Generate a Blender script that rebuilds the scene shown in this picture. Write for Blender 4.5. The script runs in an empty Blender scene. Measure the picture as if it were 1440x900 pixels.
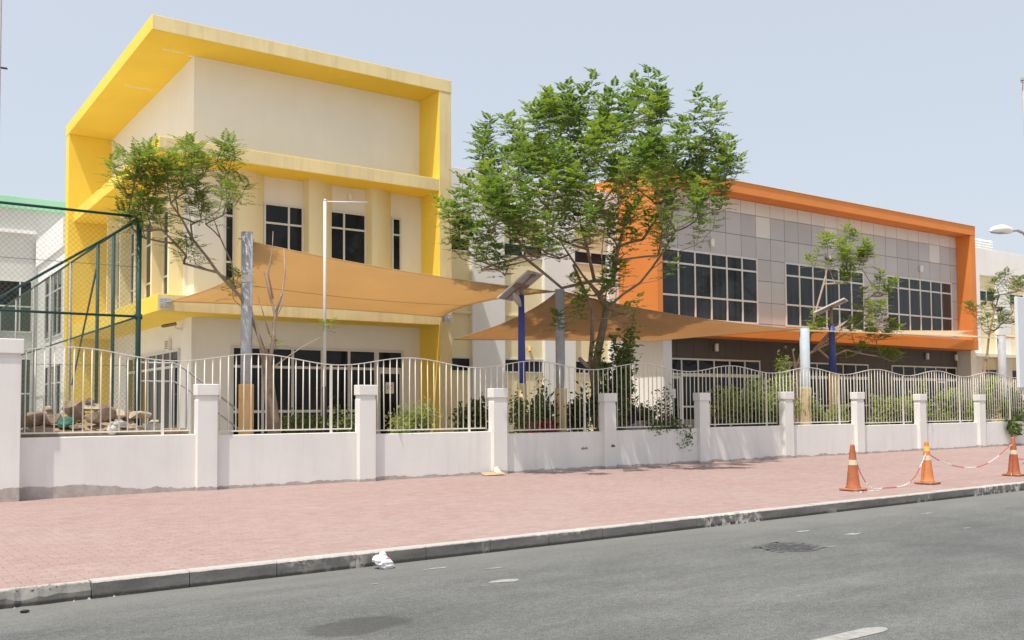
import bpy, bmesh, math, random
from mathutils import Vector, Matrix, Euler
random.seed(7)
S = bpy.context.scene
COL = S.collection
PI = math.pi

# ---------------------------------------------------------------- camera
YAW, PITCH, ROLL = math.radians(-34.99), math.radians(2.594), math.radians(0.403)
fwd = Vector((-math.sin(YAW)*math.cos(PITCH), math.cos(YAW)*math.cos(PITCH), math.sin(PITCH)))
rgt = Vector((math.cos(YAW), math.sin(YAW), 0))
dwn = fwd.cross(rgt)
r2 = rgt*math.cos(ROLL) + dwn*math.sin(ROLL)
d2 = -rgt*math.sin(ROLL) + dwn*math.cos(ROLL)
cd = bpy.data.cameras.new("camera")
cam = bpy.data.objects.new("camera", cd); COL.objects.link(cam)
cam.matrix_world = Matrix(((r2.x, -d2.x, -fwd.x, 0), (r2.y, -d2.y, -fwd.y, 0), (r2.z, -d2.z, -fwd.z, 1.65), (0, 0, 0, 1)))
cd.sensor_width = 36; cd.lens = 36*1336/1440; cd.shift_y = 63/1440
cd.clip_start = 0.1; cd.clip_end = 2000
S.camera = cam

# ---------------------------------------------------------------- light
SUN_FROM = Vector((-0.38, -0.16, 1.0)).normalized()
ELEV = math.asin(SUN_FROM.z); AZ = math.atan2(SUN_FROM.x, SUN_FROM.y)
w = bpy.data.worlds.new("World"); S.world = w; w.use_nodes = True
nt = w.node_tree; bg = nt.nodes["Background"]
sky = nt.nodes.new("ShaderNodeTexSky"); sky.sky_type = 'NISHITA'; sky.sun_disc = False
sky.sun_elevation = ELEV; sky.sun_rotation = AZ
sky.air_density = 1.0; sky.dust_density = 4.0; sky.ozone_density = 1.0; sky.altitude = 0
# dusty white summer haze over the whole dome
hz = nt.nodes.new("ShaderNodeMix"); hz.data_type = 'RGBA'; hz.inputs[0].default_value = 0.78
nt.links.new(sky.outputs[0], hz.inputs[6]); hz.inputs[7].default_value = (1.88, 1.96, 2.05, 1)
nt.links.new(hz.outputs[2], bg.inputs[0]); bg.inputs[1].default_value = 0.15
sd = bpy.data.lights.new("sun", 'SUN'); sd.energy = 2.1; sd.angle = math.radians(0.5); sd.color = (1.0, 0.95, 0.87)
sun = bpy.data.objects.new("sun", sd); COL.objects.link(sun)
sun.rotation_euler = SUN_FROM.to_track_quat('Z', 'Y').to_euler(); sun.location = (0, 0, 60)
S.view_settings.view_transform = 'Standard'; S.view_settings.look = 'None'
S.view_settings.exposure = 1.2; S.view_settings.gamma = 1

# ---------------------------------------------------------------- materials
def new_mat(name):
    m = bpy.data.materials.new(name); m.use_nodes = True
    n = m.node_tree.nodes; l = m.node_tree.links
    return m, n, l, n["Principled BSDF"]

def pos_noise(n, l, scale, detail=4, stretch=(1, 1, 1), rough=0.6):
    g = n.new("ShaderNodeNewGeometry"); mp = n.new("ShaderNodeMapping")
    mp.inputs["Scale"].default_value = stretch
    l.new(g.outputs["Position"], mp.inputs["Vector"])
    t = n.new("ShaderNodeTexNoise"); t.inputs["Scale"].default_value = scale
    t.inputs["Detail"].default_value = detail; t.inputs["Roughness"].default_value = rough
    l.new(mp.outputs[0], t.inputs["Vector"])
    return t

def ramp(n, l, src, a, b):
    r = n.new("ShaderNodeMapRange"); r.inputs[1].default_value = a; r.inputs[2].default_value = b
    r.clamp = True
    l.new(src, r.inputs[0]); return r.outputs[0]

def mixc(n, l, fac, a, b, mode='MIX'):
    m = n.new("ShaderNodeMix"); m.data_type = 'RGBA'; m.blend_type = mode
    for sock, v in ((m.inputs[0], fac), (m.inputs[6], a), (m.inputs[7], b)):
        if isinstance(v, (int, float)): sock.default_value = v
        elif isinstance(v, tuple): sock.default_value = (*v, 1) if len(v) == 3 else v
        else: l.new(v, sock)
    return m.outputs[2]

def add_bump(n, l, bs, src, strength, dist=0.02):
    b = n.new("ShaderNodeBump"); b.inputs["Strength"].default_value = strength; b.inputs["Distance"].default_value = dist
    l.new(src, b.inputs["Height"]); l.new(b.outputs[0], bs.inputs["Normal"])

def mat(name, col, rough=0.8, var=0.12, scale=1.5, bump=0.15, bscale=60, streak=0.0, dirt=None, spec=0.3, metal=0.0):
    """painted / plastered surface: large soft tone changes, fine grain, optional run-off streaks"""
    m, n, l, bs = new_mat(name)
    a = pos_noise(n, l, scale, 5)
    c = mixc(n, l, ramp(n, l, a.outputs[0], 0.3, 0.7), tuple(x*(1-var) for x in col), tuple(min(1, x*(1+var*0.6)) for x in col))
    if streak:
        s_ = pos_noise(n, l, 2.2, 4, (2.5, 2.5, 0.18))
        f = ramp(n, l, s_.outputs[0], 0.48, 0.75)
        mu = n.new("ShaderNodeMath"); mu.operation = 'MULTIPLY'; mu.inputs[1].default_value = streak; l.new(f, mu.inputs[0])
        c = mixc(n, l, mu.outputs[0], c, dirt or (0.35, 0.30, 0.24))
    g = pos_noise(n, l, bscale, 3)
    c = mixc(n, l, 0.10, c, g.outputs[0], 'OVERLAY')
    l.new(c, bs.inputs["Base Color"])
    bs.inputs["Roughness"].default_value = rough; bs.inputs["Specular IOR Level"].default_value = spec
    bs.inputs["Metallic"].default_value = metal
    if bump: add_bump(n, l, bs, g.outputs[0], bump, 0.006)
    return m

M = {}
M['yellow'] = mat('yellow_paint', (0.85, 0.615, 0.085), 0.75, 0.06, 0.6, 0.1, 40, streak=0.08, dirt=(0.6, 0.45, 0.18))
M['yellow_dusty'] = mat('dusty_yellow_paint', (0.80, 0.655, 0.355), 0.8, 0.10, 0.8, 0.15, 40, streak=0.45, dirt=(0.52, 0.42, 0.25))
M['offwhite'] = mat('off_white_plaster', (0.81, 0.79, 0.74), 0.85, 0.05, 0.5, 0.12, 45, streak=0.06, dirt=(0.55, 0.48, 0.38))
M['cream'] = mat('cream_paint', (0.82, 0.72, 0.46), 0.85, 0.05, 0.5, 0.12, 45, streak=0.08, dirt=(0.6, 0.48, 0.28))
M['white'] = mat('white_paint', (0.80, 0.79, 0.77), 0.75, 0.05, 0.7, 0.1, 45, streak=0.10, dirt=(0.55, 0.50, 0.44))
M['orange'] = mat('orange_paint', (0.70, 0.24, 0.06), 0.7, 0.07, 0.7, 0.1, 40, streak=0.08, dirt=(0.5, 0.25, 0.12))
M['frame'] = mat('white_frame', (0.64, 0.63, 0.60), 0.5, 0.04, 2, 0.0, 60)
M['grey_a'] = mat('grey_cladding', (0.49, 0.468, 0.46), 0.6, 0.05, 0.9, 0.05, 60)
M['grey_b'] = mat('mid_grey_cladding', (0.455, 0.43, 0.425), 0.6, 0.05, 0.9, 0.05, 60)
M['grey_c'] = mat('pale_cladding', (0.68, 0.64, 0.60), 0.6, 0.05, 0.9, 0.05, 60)
M['dark'] = mat('dark_brown_cladding', (0.095, 0.082, 0.080), 0.6, 0.10, 0.8, 0.05, 60)
M['joint'] = mat('shadow_gap', (0.26, 0.24, 0.23), 0.9, 0.05, 2, 0.0)
M['concrete'] = mat('grey_concrete', (0.36, 0.34, 0.31), 0.9, 0.2, 3, 0.4, 50)
M['grey_paint'] = mat('galvanised_grey', (0.39, 0.385, 0.40), 0.6, 0.14, 5, 0.05, 30, streak=0.12, dirt=(0.28, 0.27, 0.26))
M['pale_blue'] = mat('faded_pale_blue_paint', (0.40, 0.46, 0.50), 0.6, 0.10, 6, 0.05, 30, streak=0.25, dirt=(0.4, 0.42, 0.42))
M['tan'] = mat('tan_paint', (0.68, 0.42, 0.17), 0.75, 0.08, 3, 0.1, 40)
M['tan_faded'] = mat('faded_tan_paint', (0.60, 0.46, 0.24), 0.75, 0.12, 3, 0.1, 40)
M['blue'] = mat('blue_paint', (0.05, 0.065, 0.26), 0.45, 0.10, 4, 0.05, 30)
M['green_metal'] = mat('green_powder_coat', (0.018, 0.060, 0.048), 0.5, 0.12, 6, 0.05, 30)
M['wire'] = mat('weathered_wire', (0.10, 0.14, 0.12), 0.6, 0.1, 6, 0.0)
M['black'] = mat('black_plastic', (0.025, 0.025, 0.027), 0.55, 0.1, 6, 0.0)
M['rail_white'] = mat('cream_white_railing_paint', (0.69, 0.655, 0.58), 0.65, 0.06, 4, 0.0)
M['lamp'] = mat('lamp_white', (0.78, 0.78, 0.76), 0.4, 0.05, 5, 0.0)
M['panel_back'] = mat('panel_back_sheet', (0.42, 0.38, 0.36), 0.6, 0.08, 4, 0.0)
M['alu'] = mat('aluminium', (0.62, 0.60, 0.58), 0.4, 0.05, 5, 0.0, metal=0.5)
M['mint'] = mat('mint_green_paint', (0.33, 0.62, 0.42), 0.75, 0.05, 0.8, 0.1)
M['pale_grey'] = mat('pale_grey_plaster', (0.60, 0.60, 0.57), 0.85, 0.05, 0.6, 0.1, streak=0.1)
M['bark'] = mat('bark', (0.27, 0.20, 0.145), 0.95, 0.3, 5, 0.6, 40)
M['bark_pale'] = mat('bleached_bark', (0.42, 0.31, 0.25), 0.95, 0.25, 5, 0.5, 40)
M['stem'] = mat('green_stem', (0.16, 0.17, 0.07), 0.9, 0.2, 5, 0.2)
M['rubble'] = mat('brown_rubble', (0.26, 0.19, 0.135), 0.95, 0.45, 6, 1.0, 22)
M['rubble_pale'] = mat('pale_rubble', (0.50, 0.42, 0.31), 0.95, 0.25, 5, 0.7, 30)
M['soil'] = mat('dry_soil', (0.30, 0.22, 0.15), 0.95, 0.3, 2, 0.8, 25)
M['sand'] = mat('sandy_ground', (0.52, 0.48, 0.42), 0.95, 0.2, 0.5, 0.5, 20)
M['cloth'] = mat('dirty_white_cloth', (0.58, 0.55, 0.50), 0.9, 0.15, 8, 0.3, 40)
M['tarp'] = mat('green_tarp', (0.04, 0.14, 0.10), 0.7, 0.15, 8, 0.3, 40)
M['red'] = mat('red_plastic', (0.50, 0.03, 0.04), 0.5, 0.1, 5, 0.0)
M['bag'] = mat('white_plastic_bag', (0.82, 0.80, 0.80), 0.4, 0.03, 8, 0.1, 60)
M['bag_red'] = mat('red_print', (0.75, 0.12, 0.20), 0.45, 0.1, 8, 0.0)
M['cone'] = mat('faded_orange_rubber', (0.40, 0.135, 0.06), 0.75, 0.25, 5, 0.15, 40, streak=0.35, dirt=(0.42, 0.20, 0.12))
M['cone_bright'] = mat('orange_rubber', (0.60, 0.22, 0.085), 0.7, 0.10, 5, 0.1, 40, streak=0.12, dirt=(0.5, 0.25, 0.14))
M['cone_base'] = mat('dusty_orange_rubber', (0.45, 0.20, 0.12), 0.8, 0.25, 8, 0.3, 40)
M['band'] = mat('reflective_band', (0.62, 0.55, 0.40), 0.5, 0.08, 10, 0.0)
M['band_yellow'] = mat('worn_yellow_band', (0.75, 0.52, 0.12), 0.5, 0.2, 12, 0.0)
M['chain_red'] = mat('red_chain', (0.58, 0.07, 0.07), 0.5, 0.15, 8, 0.0)
M['chain_white'] = mat('white_chain', (0.78, 0.74, 0.70), 0.5, 0.1, 8, 0.0)
M['paint_mark'] = mat('worn_road_paint', (0.31, 0.31, 0.29), 0.85, 0.3, 12, 0.3, 90)
M['card'] = mat('cardboard', (0.46, 0.33, 0.20), 0.9, 0.2, 8, 0.3)
M['iron'] = mat('cast_iron', (0.10, 0.10, 0.10), 0.7, 0.3, 12, 0.4, 60)
M['board'] = mat('white_board', (0.70, 0.73, 0.76), 0.5, 0.04, 1, 0.0)

def glass(name, col, blinds=0.0):
    m, n, l, bs = new_mat(name)
    a = pos_noise(n, l, 0.9, 3)
    c = mixc(n, l, ramp(n, l, a.outputs[0], 0.35, 0.7), tuple(x*0.7 for x in col), tuple(x*1.3 for x in col))
    if blinds:                                            # slats of drawn vertical blinds showing faintly through
        v = pos_noise(n, l, 5.0, 3, (2.2, 2.2, 0.03)); c = mixc(n, l, ramp(n, l, v.outputs[0], 0.42, 0.62), c, tuple(x+blinds for x in col))
    l.new(c, bs.inputs["Base Color"]); bs.inputs["Roughness"].default_value = 0.05
    bs.inputs["Specular IOR Level"].default_value = 0.22
    g = pos_noise(n, l, 1.3, 2); add_bump(n, l, bs, g.outputs[0], 0.05, 0.02)
    return m
M['glass'] = glass('dark_tinted_glass', (0.015, 0.017, 0.021))
M['glass_blue'] = glass('blue_grey_tinted_glass', (0.030, 0.037, 0.043), 0.012)

def leaf_mat(name, c1, c2, trans=0.35):
    m, n, l, bs = new_mat(name)
    g = n.new("ShaderNodeNewGeometry")
    a = pos_noise(n, l, 1.6, 2)
    mm = n.new("ShaderNodeMath"); mm.operation = 'MULTIPLY_ADD'
    l.new(g.outputs["Random Per Island"], mm.inputs[0]); mm.inputs[1].default_value = 0.55
    r0 = ramp(n, l, a.outputs[0], 0.3, 0.7); 
    m2 = n.new("ShaderNodeMath"); m2.operation = 'MULTIPLY'; m2.inputs[1].default_value = 0.5; l.new(r0, m2.inputs[0])
    l.new(m2.outputs[0], mm.inputs[2])
    c = mixc(n, l, mm.outputs[0], c1, c2)
    l.new(c, bs.inputs["Base Color"]); bs.inputs["Roughness"].default_value = 0.55; bs.inputs["Specular IOR Level"].default_value = 0.25
    tr = n.new("ShaderNodeBsdfTranslucent"); 
    c3 = mixc(n, l, 1.0, c, (1.5, 1.5, 0.6), 'MULTIPLY'); l.new(c3, tr.inputs[0])
    mx = n.new("ShaderNodeMixShader"); mx.inputs[0].default_value = trans
    l.new(bs.outputs[0], mx.inputs[1]); l.new(tr.outputs[0], mx.inputs[2])
    l.new(mx.outputs[0], n["Material Output"].inputs[0])
    return m
M['leaf'] = leaf_mat('fern_leaf_green', (0.062, 0.122, 0.032), (0.185, 0.27, 0.075), 0.42)
M['leaf_yellow'] = leaf_mat('fresh_yellow_green_leaf', (0.13, 0.20, 0.04), (0.26, 0.33, 0.085), 0.42)
M['leaf_olive'] = leaf_mat('dusty_olive_leaf', (0.065, 0.10, 0.03), (0.16, 0.21, 0.065))
M['leaf_dark'] = leaf_mat('dark_shrub_leaf', (0.055, 0.085, 0.035), (0.13, 0.17, 0.07))
M['leaf_mid'] = leaf_mat('airy_mid_green_leaf', (0.085, 0.135, 0.035), (0.21, 0.27, 0.075), 0.45)
M['crumb'] = mat('crumbled_pale_concrete', (0.34, 0.32, 0.29), 0.95, 0.3, 9, 0.6, 30)
M['leaf_pale'] = leaf_mat('sunlit_pale_shrub_leaf', (0.15, 0.21, 0.06), (0.30, 0.35, 0.12), 0.45)
M['grass'] = leaf_mat('grass_blade', (0.06, 0.14, 0.025), (0.14, 0.24, 0.05))

def sail_mat(name, col):
    m, n, l, bs = new_mat(name)
    a = pos_noise(n, l, 0.8, 4)
    c = mixc(n, l, ramp(n, l, a.outputs[0], 0.3, 0.7), tuple(x*0.92 for x in col), col)
    wv = pos_noise(n, l, 160, 2, (1, 6, 1)); c = mixc(n, l, 0.12, c, wv.outputs[0], 'OVERLAY')
    l.new(c, bs.inputs["Base Color"]); bs.inputs["Roughness"].default_value = 0.85; bs.inputs["Specular IOR Level"].default_value = 0.1
    tr = n.new("ShaderNodeBsdfTranslucent"); c3 = mixc(n, l, 1.0, c, (1.0, 0.93, 0.82), 'MULTIPLY'); l.new(c3, tr.inputs[0])
    mx = n.new("ShaderNodeMixShader"); mx.inputs[0].default_value = 0.6
    l.new(bs.outputs[0], mx.inputs[1]); l.new(tr.outputs[0], mx.inputs[2])
    l.new(mx.outputs[0], n["Material Output"].inputs[0])
    return m
M['sail'] = sail_mat('sand_coloured_shade_cloth', (0.77, 0.62, 0.40))
M['sail_shaded'] = sail_mat('shaded_sail_cloth', (0.66, 0.50, 0.34))  # cloth like the first sail's, with shade put into the colour
M['sail_sunlit'] = sail_mat('sunlit_sail_cloth', (0.84, 0.74, 0.55))  # sunlight on the upper face is put into this paler cloth colour

# boundary wall: white paint flaking off at the foot, bare grey render beneath
def wall_mat():
    m, n, l, bs = new_mat('weathered_white_wall_paint')
    g = n.new("ShaderNodeNewGeometry"); sx = n.new("ShaderNodeSeparateXYZ"); l.new(g.outputs["Position"], sx.inputs[0])
    a = pos_noise(n, l, 0.8, 5)
    c = mixc(n, l, ramp(n, l, a.outputs[0], 0.3, 0.7), (0.72, 0.71, 0.68), (0.79, 0.78, 0.745))
    st = pos_noise(n, l, 2.6, 4, (2.2, 2.2, 0.15))
    m1 = n.new("ShaderNodeMath"); m1.operation = 'MULTIPLY'; m1.inputs[1].default_value = 0.26
    l.new(ramp(n, l, st.outputs[0], 0.5, 0.8), m1.inputs[0])
    c = mixc(n, l, m1.outputs[0], c, (0.52, 0.46, 0.40))
    # height of the bare patch: tall in the first bay, a thin line further along
    h = n.new("ShaderNodeMapRange"); h.inputs[1].default_value = 3.2; h.inputs[2].default_value = 5.2
    h.inputs[3].default_value = 0.36; h.inputs[4].default_value = 0.20; l.new(sx.outputs[0], h.inputs[0])
    ed = pos_noise(n, l, 2.0, 8, (1, 1, 1.6), 0.7)
    e2 = n.new("ShaderNodeMath"); e2.operation = 'MULTIPLY_ADD'; e2.inputs[1].default_value = 0.26; e2.inputs[2].default_value = -0.13
    l.new(ed.outputs[0], e2.inputs[0])
    hs = n.new("ShaderNodeMath"); hs.operation = 'ADD'; l.new(h.outputs[0], hs.inputs[0]); l.new(e2.outputs[0], hs.inputs[1])
    df = n.new("ShaderNodeMath"); df.operation = 'SUBTRACT'; l.new(hs.outputs[0], df.inputs[0]); l.new(sx.outputs[2], df.inputs[1])
    bare = ramp(n, l, df.outputs[0], 0.0, 0.012)
    b2 = pos_noise(n, l, 7, 5)
    bc = mixc(n, l, ramp(n, l, b2.outputs[0], 0.3, 0.7), (0.36, 0.32, 0.29), (0.50, 0.46, 0.42))
    c = mixc(n, l, bare, c, bc)
    l.new(c, bs.inputs["Base Color"]); bs.inputs["Roughness"].default_value = 0.9; bs.inputs["Specular IOR Level"].default_value = 0.2
    gr = pos_noise(n, l, 35, 4)
    ht = n.new("ShaderNodeMath"); ht.operation = 'SUBTRACT'; l.new(gr.outputs[0], ht.inputs[0]); l.new(bare, ht.inputs[1])
    add_bump(n, l, bs, ht.outputs[0], 0.25, 0.008)
    return m
M['wall'] = wall_mat()

def asphalt_mat():
    m, n, l, bs = new_mat('old_grey_asphalt')
    a = pos_noise(n, l, 0.35, 5, (0.6, 1.6, 1)); b = pos_noise(n, l, 70, 5, (1, 1, 1), 0.75); d = pos_noise(n, l, 95, 2)
    c = mixc(n, l, ramp(n, l, a.outputs[0], 0.35, 0.7), (0.103, 0.106, 0.103), (0.140, 0.143, 0.138))
    c = mixc(n, l, 0.7, c, ramp(n, l, b.outputs[0], 0.32, 0.68), 'OVERLAY')
    e = pos_noise(n, l, 16, 6, (1, 1, 1), 0.8)
    c = mixc(n, l, 0.34, c, ramp(n, l, e.outputs[0], 0.3, 0.7), 'OVERLAY')
    h = pos_noise(n, l, 1.4, 7, (0.7, 1.6, 1), 0.7)
    c = mixc(n, l, 0.20, c, ramp(n, l, h.outputs[0], 0.3, 0.7), 'OVERLAY')
    c = mixc(n, l, ramp(n, l, d.outputs[0], 0.68, 0.78), c, (0.26, 0.255, 0.24))
    g = n.new("ShaderNodeNewGeometry"); sx = n.new("ShaderNodeSeparateXYZ"); l.new(g.outputs["Position"], sx.inputs[0])
    # sand swept against the kerb
    sw = pos_noise(n, l, 1.2, 5, (0.5, 2, 1))
    k = n.new("ShaderNodeMath"); k.operation = 'MULTIPLY_ADD'; k.inputs[1].default_value = 1.6; l.new(sw.outputs[0], k.inputs[0]); l.new(sx.outputs[1], k.inputs[2])
    f = ramp(n, l, k.outputs[0], 8.6, 10.2)
    f2 = n.new("ShaderNodeMath"); f2.operation = 'MULTIPLY'; f2.inputs[1].default_value = 0.45; l.new(f, f2.inputs[0]); f2.inputs[1].default_value = 0.65
    c = mixc(n, l, f2.outputs[0], c, (0.20, 0.198, 0.18))
    # one oil stain
    vm = n.new("ShaderNodeVectorMath"); vm.operation = 'SUBTRACT'; vm.inputs[1].default_value = (3.22, 6.68, 0); l.new(g.outputs["Position"], vm.inputs[0])
    vs = n.new("ShaderNodeVectorMath"); vs.operation = 'MULTIPLY'; vs.inputs[1].default_value = (2.3, 3.6, 0); l.new(vm.outputs[0], vs.inputs[0])
    ln = n.new("ShaderNodeVectorMath"); ln.operation = 'LENGTH'; l.new(vs.outputs[0], ln.inputs[0])
    on = pos_noise(n, l, 3.0, 5)
    o2 = n.new("ShaderNodeMath"); o2.operation = 'MULTIPLY_ADD'; o2.inputs[1].default_value = 1.1; l.new(on.outputs[0], o2.inputs[0]); l.new(ln.outputs["Value"], o2.inputs[2])
    of = ramp(n, l, o2.outputs[0], 1.62, 1.42)
    o3 = n.new("ShaderNodeMath"); o3.operation = 'MULTIPLY'; o3.inputs[1].default_value = 0.55; l.new(of, o3.inputs[0])
    c = mixc(n, l, o3.outputs[0], c, (0.045, 0.044, 0.041))
    l.new(c, bs.inputs["Base Color"]); bs.inputs["Roughness"].default_value = 0.85; bs.inputs["Specular IOR Level"].default_value = 0.3
    add_bump(n, l, bs, b.outputs[0], 0.5, 0.006)
    return m
M['asphalt'] = asphalt_mat()

def brick_mat():
    m, n, l, bs = new_mat('red_block_paver')
    at = n.new("ShaderNodeAttribute"); at.attribute_name = "tone"
    c = mixc(n, l, at.outputs["Fac"], (0.295, 0.20, 0.182), (0.335, 0.238, 0.215))
    a = pos_noise(n, l, 0.45, 5); f = ramp(n, l, a.outputs[0], 0.3, 0.72)
    f2 = n.new("ShaderNodeMath"); f2.operation = 'MULTIPLY'; f2.inputs[1].default_value = 0.5; l.new(f, f2.inputs[0])
    c = mixc(n, l, f2.outputs[0], c, (0.35, 0.275, 0.25))
    b = pos_noise(n, l, 55, 4); c = mixc(n, l, 0.3, c, b.outputs[0], 'OVERLAY')
    e = pos_noise(n, l, 5.5, 6, (1, 1, 1), 0.75); c = mixc(n, l, 0.10, c, ramp(n, l, e.outputs[0], 0.3, 0.7), 'OVERLAY')
    l.new(c, bs.inputs["Base Color"]); bs.inputs["Roughness"].default_value = 0.9; bs.inputs["Specular IOR Level"].default_value = 0.2
    add_bump(n, l, bs, b.outputs[0], 0.3, 0.004)
    return m
M['brick'] = brick_mat()
M['joint_sand'] = mat('joint_sand', (0.29, 0.22, 0.198), 0.95, 0.2, 3, 0.3, 60)

def kerb_mat():
    m, n, l, bs = new_mat('worn_kerb_concrete')
    g = n.new("ShaderNodeNewGeometry"); sx = n.new("ShaderNodeSeparateXYZ"); l.new(g.outputs["Normal"], sx.inputs[0])
    a = pos_noise(n, l, 2.0, 6, (1, 1, 3)); b = pos_noise(n, l, 60, 4); d = pos_noise(n, l, 9, 6, (1, 1, 1), 0.75)
    c = mixc(n, l, ramp(n, l, a.outputs[0], 0.3, 0.7), (0.11, 0.106, 0.098), (0.22, 0.21, 0.195))
    # tyre-black paint is worn back to pale concrete on the top edge and in flaked spots
    ps = n.new("ShaderNodeSeparateXYZ"); l.new(g.outputs["Position"], ps.inputs[0])
    zz = n.new("ShaderNodeMath"); zz.operation = 'MULTIPLY_ADD'; zz.inputs[1].default_value = 0.035; l.new(d.outputs[0], zz.inputs[0]); l.new(ps.outputs[2], zz.inputs[2])
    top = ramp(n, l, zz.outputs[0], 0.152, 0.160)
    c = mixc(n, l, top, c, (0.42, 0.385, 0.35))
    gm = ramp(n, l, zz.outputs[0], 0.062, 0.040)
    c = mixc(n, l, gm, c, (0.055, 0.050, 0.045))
    big = pos_noise(n, l, 0.55, 3)
    mk = n.new("ShaderNodeMath"); mk.operation = 'MULTIPLY'; l.new(ramp(n, l, big.outputs[0], 0.54, 0.60), mk.inputs[0]); l.new(ramp(n, l, d.outputs[0], 0.48, 0.56), mk.inputs[1])
    c = mixc(n, l, mk.outputs[0], c, (0.56, 0.52, 0.47))
    c = mixc(n, l, 0.3, c, b.outputs[0], 'OVERLAY')
    l.new(c, bs.inputs["Base Color"]); bs.inputs["Roughness"].default_value = 0.9
    add_bump(n, l, bs, d.outputs[0], 0.5, 0.01)
    return m
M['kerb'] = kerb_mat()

# ---------------------------------------------------------------- builders
OFF = {}                                   # world position of every object's origin
class MB:
    def __init__(s): s.v = []; s.f = []
    def add(s, vs, fs):
        b = len(s.v); s.v += [tuple(p) for p in vs]; s.f += [tuple(i+b for i in f) for f in fs]; return s
    def box(s, x0, x1, y0, y1, z0, z1):
        return s.add([(x0,y0,z0),(x1,y0,z0),(x1,y1,z0),(x0,y1,z0),(x0,y0,z1),(x1,y0,z1),(x1,y1,z1),(x0,y1,z1)],
                     [(0,3,2,1),(4,5,6,7),(0,1,5,4),(1,2,6,5),(2,3,7,6),(3,0,4,7)])
    def prism(s, poly, z0, z1):            # poly counter-clockwise seen from above
        n = len(poly)
        return s.add([(x,y,z0) for x,y in poly]+[(x,y,z1) for x,y in poly],
                     [tuple(range(n-1,-1,-1)), tuple(range(n,2*n))]+[(i,(i+1)%n,(i+1)%n+n,i+n) for i in range(n)])
    def tube(s, pts, r, n=6, cap=True):
        pts = [Vector(p) for p in pts]; k = len(pts)
        rs = r if isinstance(r, (list, tuple)) else [r]*k
        up = Vector((0,0,1)); base = len(s.v); prev = None
        for i, p in enumerate(pts):
            t = (pts[min(i+1,k-1)]-pts[max(i-1,0)]).normalized()
            if prev is None:
                a = t.cross(up) if abs(t.z) < 0.95 else t.cross(Vector((1,0,0)))
            else:
                a = prev - t*prev.dot(t)
            a.normalize(); prev = a; b = t.cross(a)
            for j in range(n):
                an = 2*PI*j/n; q = p + (a*math.cos(an)+b*math.sin(an))*rs[i]; s.v.append((q.x,q.y,q.z))
        for i in range(k-1):
            for j in range(n):
                j2 = (j+1)%n; o = base+i*n
                s.f.append((o+j, o+j2, o+n+j2, o+n+j))
        if cap:
            s.f.append(tuple(base+j for j in range(n-1,-1,-1))); s.f.append(tuple(base+(k-1)*n+j for j in range(n)))
        return s
    def lathe(s, cx, cy, prof, n=20):      # prof: (r, z) from bottom to top
        b = len(s.v); k = len(prof)
        for r, z in prof:
            for j in range(n):
                a = 2*PI*j/n; s.v.append((cx+r*math.cos(a), cy+r*math.sin(a), z))
        for i in range(k-1):
            for j in range(n):
                j2 = (j+1)%n; s.f.append((b+i*n+j, b+i*n+j2, b+(i+1)*n+j2, b+(i+1)*n+j))
        s.f.append(tuple(b+j for j in range(n-1,-1,-1))); s.f.append(tuple(b+(k-1)*n+j for j in range(n)))
        return s
    def mesh(s, name, off=(0,0,0), smooth=False):
        me = bpy.data.meshes.new(name); o = Vector(off)
        me.from_pydata([(x-o[0], y-o[1], z-o[2]) for x,y,z in s.v], [], s.f); me.update()
        if smooth:
            for p in me.polygons: p.use_smooth = True
        return me

def box(*a): return MB().box(*a)

def tag(o, label=None, cat=None, group=None, kind=None):
    if label: o['label'] = label
    if cat: o['category'] = cat
    if group: o['group'] = group
    if kind: o['kind'] = kind
    return o

def thing(name, label, cat, loc, group=None):
    o = bpy.data.objects.new(name, None); COL.objects.link(o); o.location = loc
    o.empty_display_size = 0.3; OFF[o.name] = Vector(loc)
    return tag(o, label, cat, group)

def build(name, mb, m, parent=None, origin=None, smooth=False, bev=0.0, label=None, kind=None):
    """one mesh object; mb holds world coordinates"""
    off = Vector(origin) if origin is not None else (OFF[parent.name] if parent else Vector((0,0,0)))
    me = mb.mesh(name, off, smooth); me.materials.append(M[m] if isinstance(m, str) else m)
    o = bpy.data.objects.new(name, me); COL.objects.link(o); OFF[o.name] = off
    if parent:
        o.parent = parent; o.location = off - OFF[parent.name]
    else: o.location = off
    if bev:
        b = o.modifiers.new("bevel", 'BEVEL'); b.width = bev; b.segments = 2; b.limit_method = 'ANGLE'
    if label: o['label'] = label
    if kind: o['kind'] = kind
    return o

def put(name, me, parent, loc, scale=(1,1,1), rot=None):
    """a piece that shares its mesh with alike pieces; loc in world space"""
    o = bpy.data.objects.new(name, me); COL.objects.link(o)
    base = OFF[parent.name] if parent else Vector((0,0,0))
    o.location = Vector(loc)-base; o.scale = scale; OFF[o.name] = Vector(loc)
    if rot: o.rotation_euler = rot
    if parent: o.parent = parent
    return o

UNIT = {}
def unit(m):                               # shared unit cube, origin at its low corner
    if m not in UNIT:
        me = box(0,1,0,1,0,1).mesh('unit_'+m); me.materials.append(M[m]); UNIT[m] = me
    return UNIT[m]
def cube(name, m, parent, x0, x1, y0, y1, z0, z1):
    return put(name, unit(m), parent, (x0,y0,z0), (x1-x0, y1-y0, z1-z0))

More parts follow.
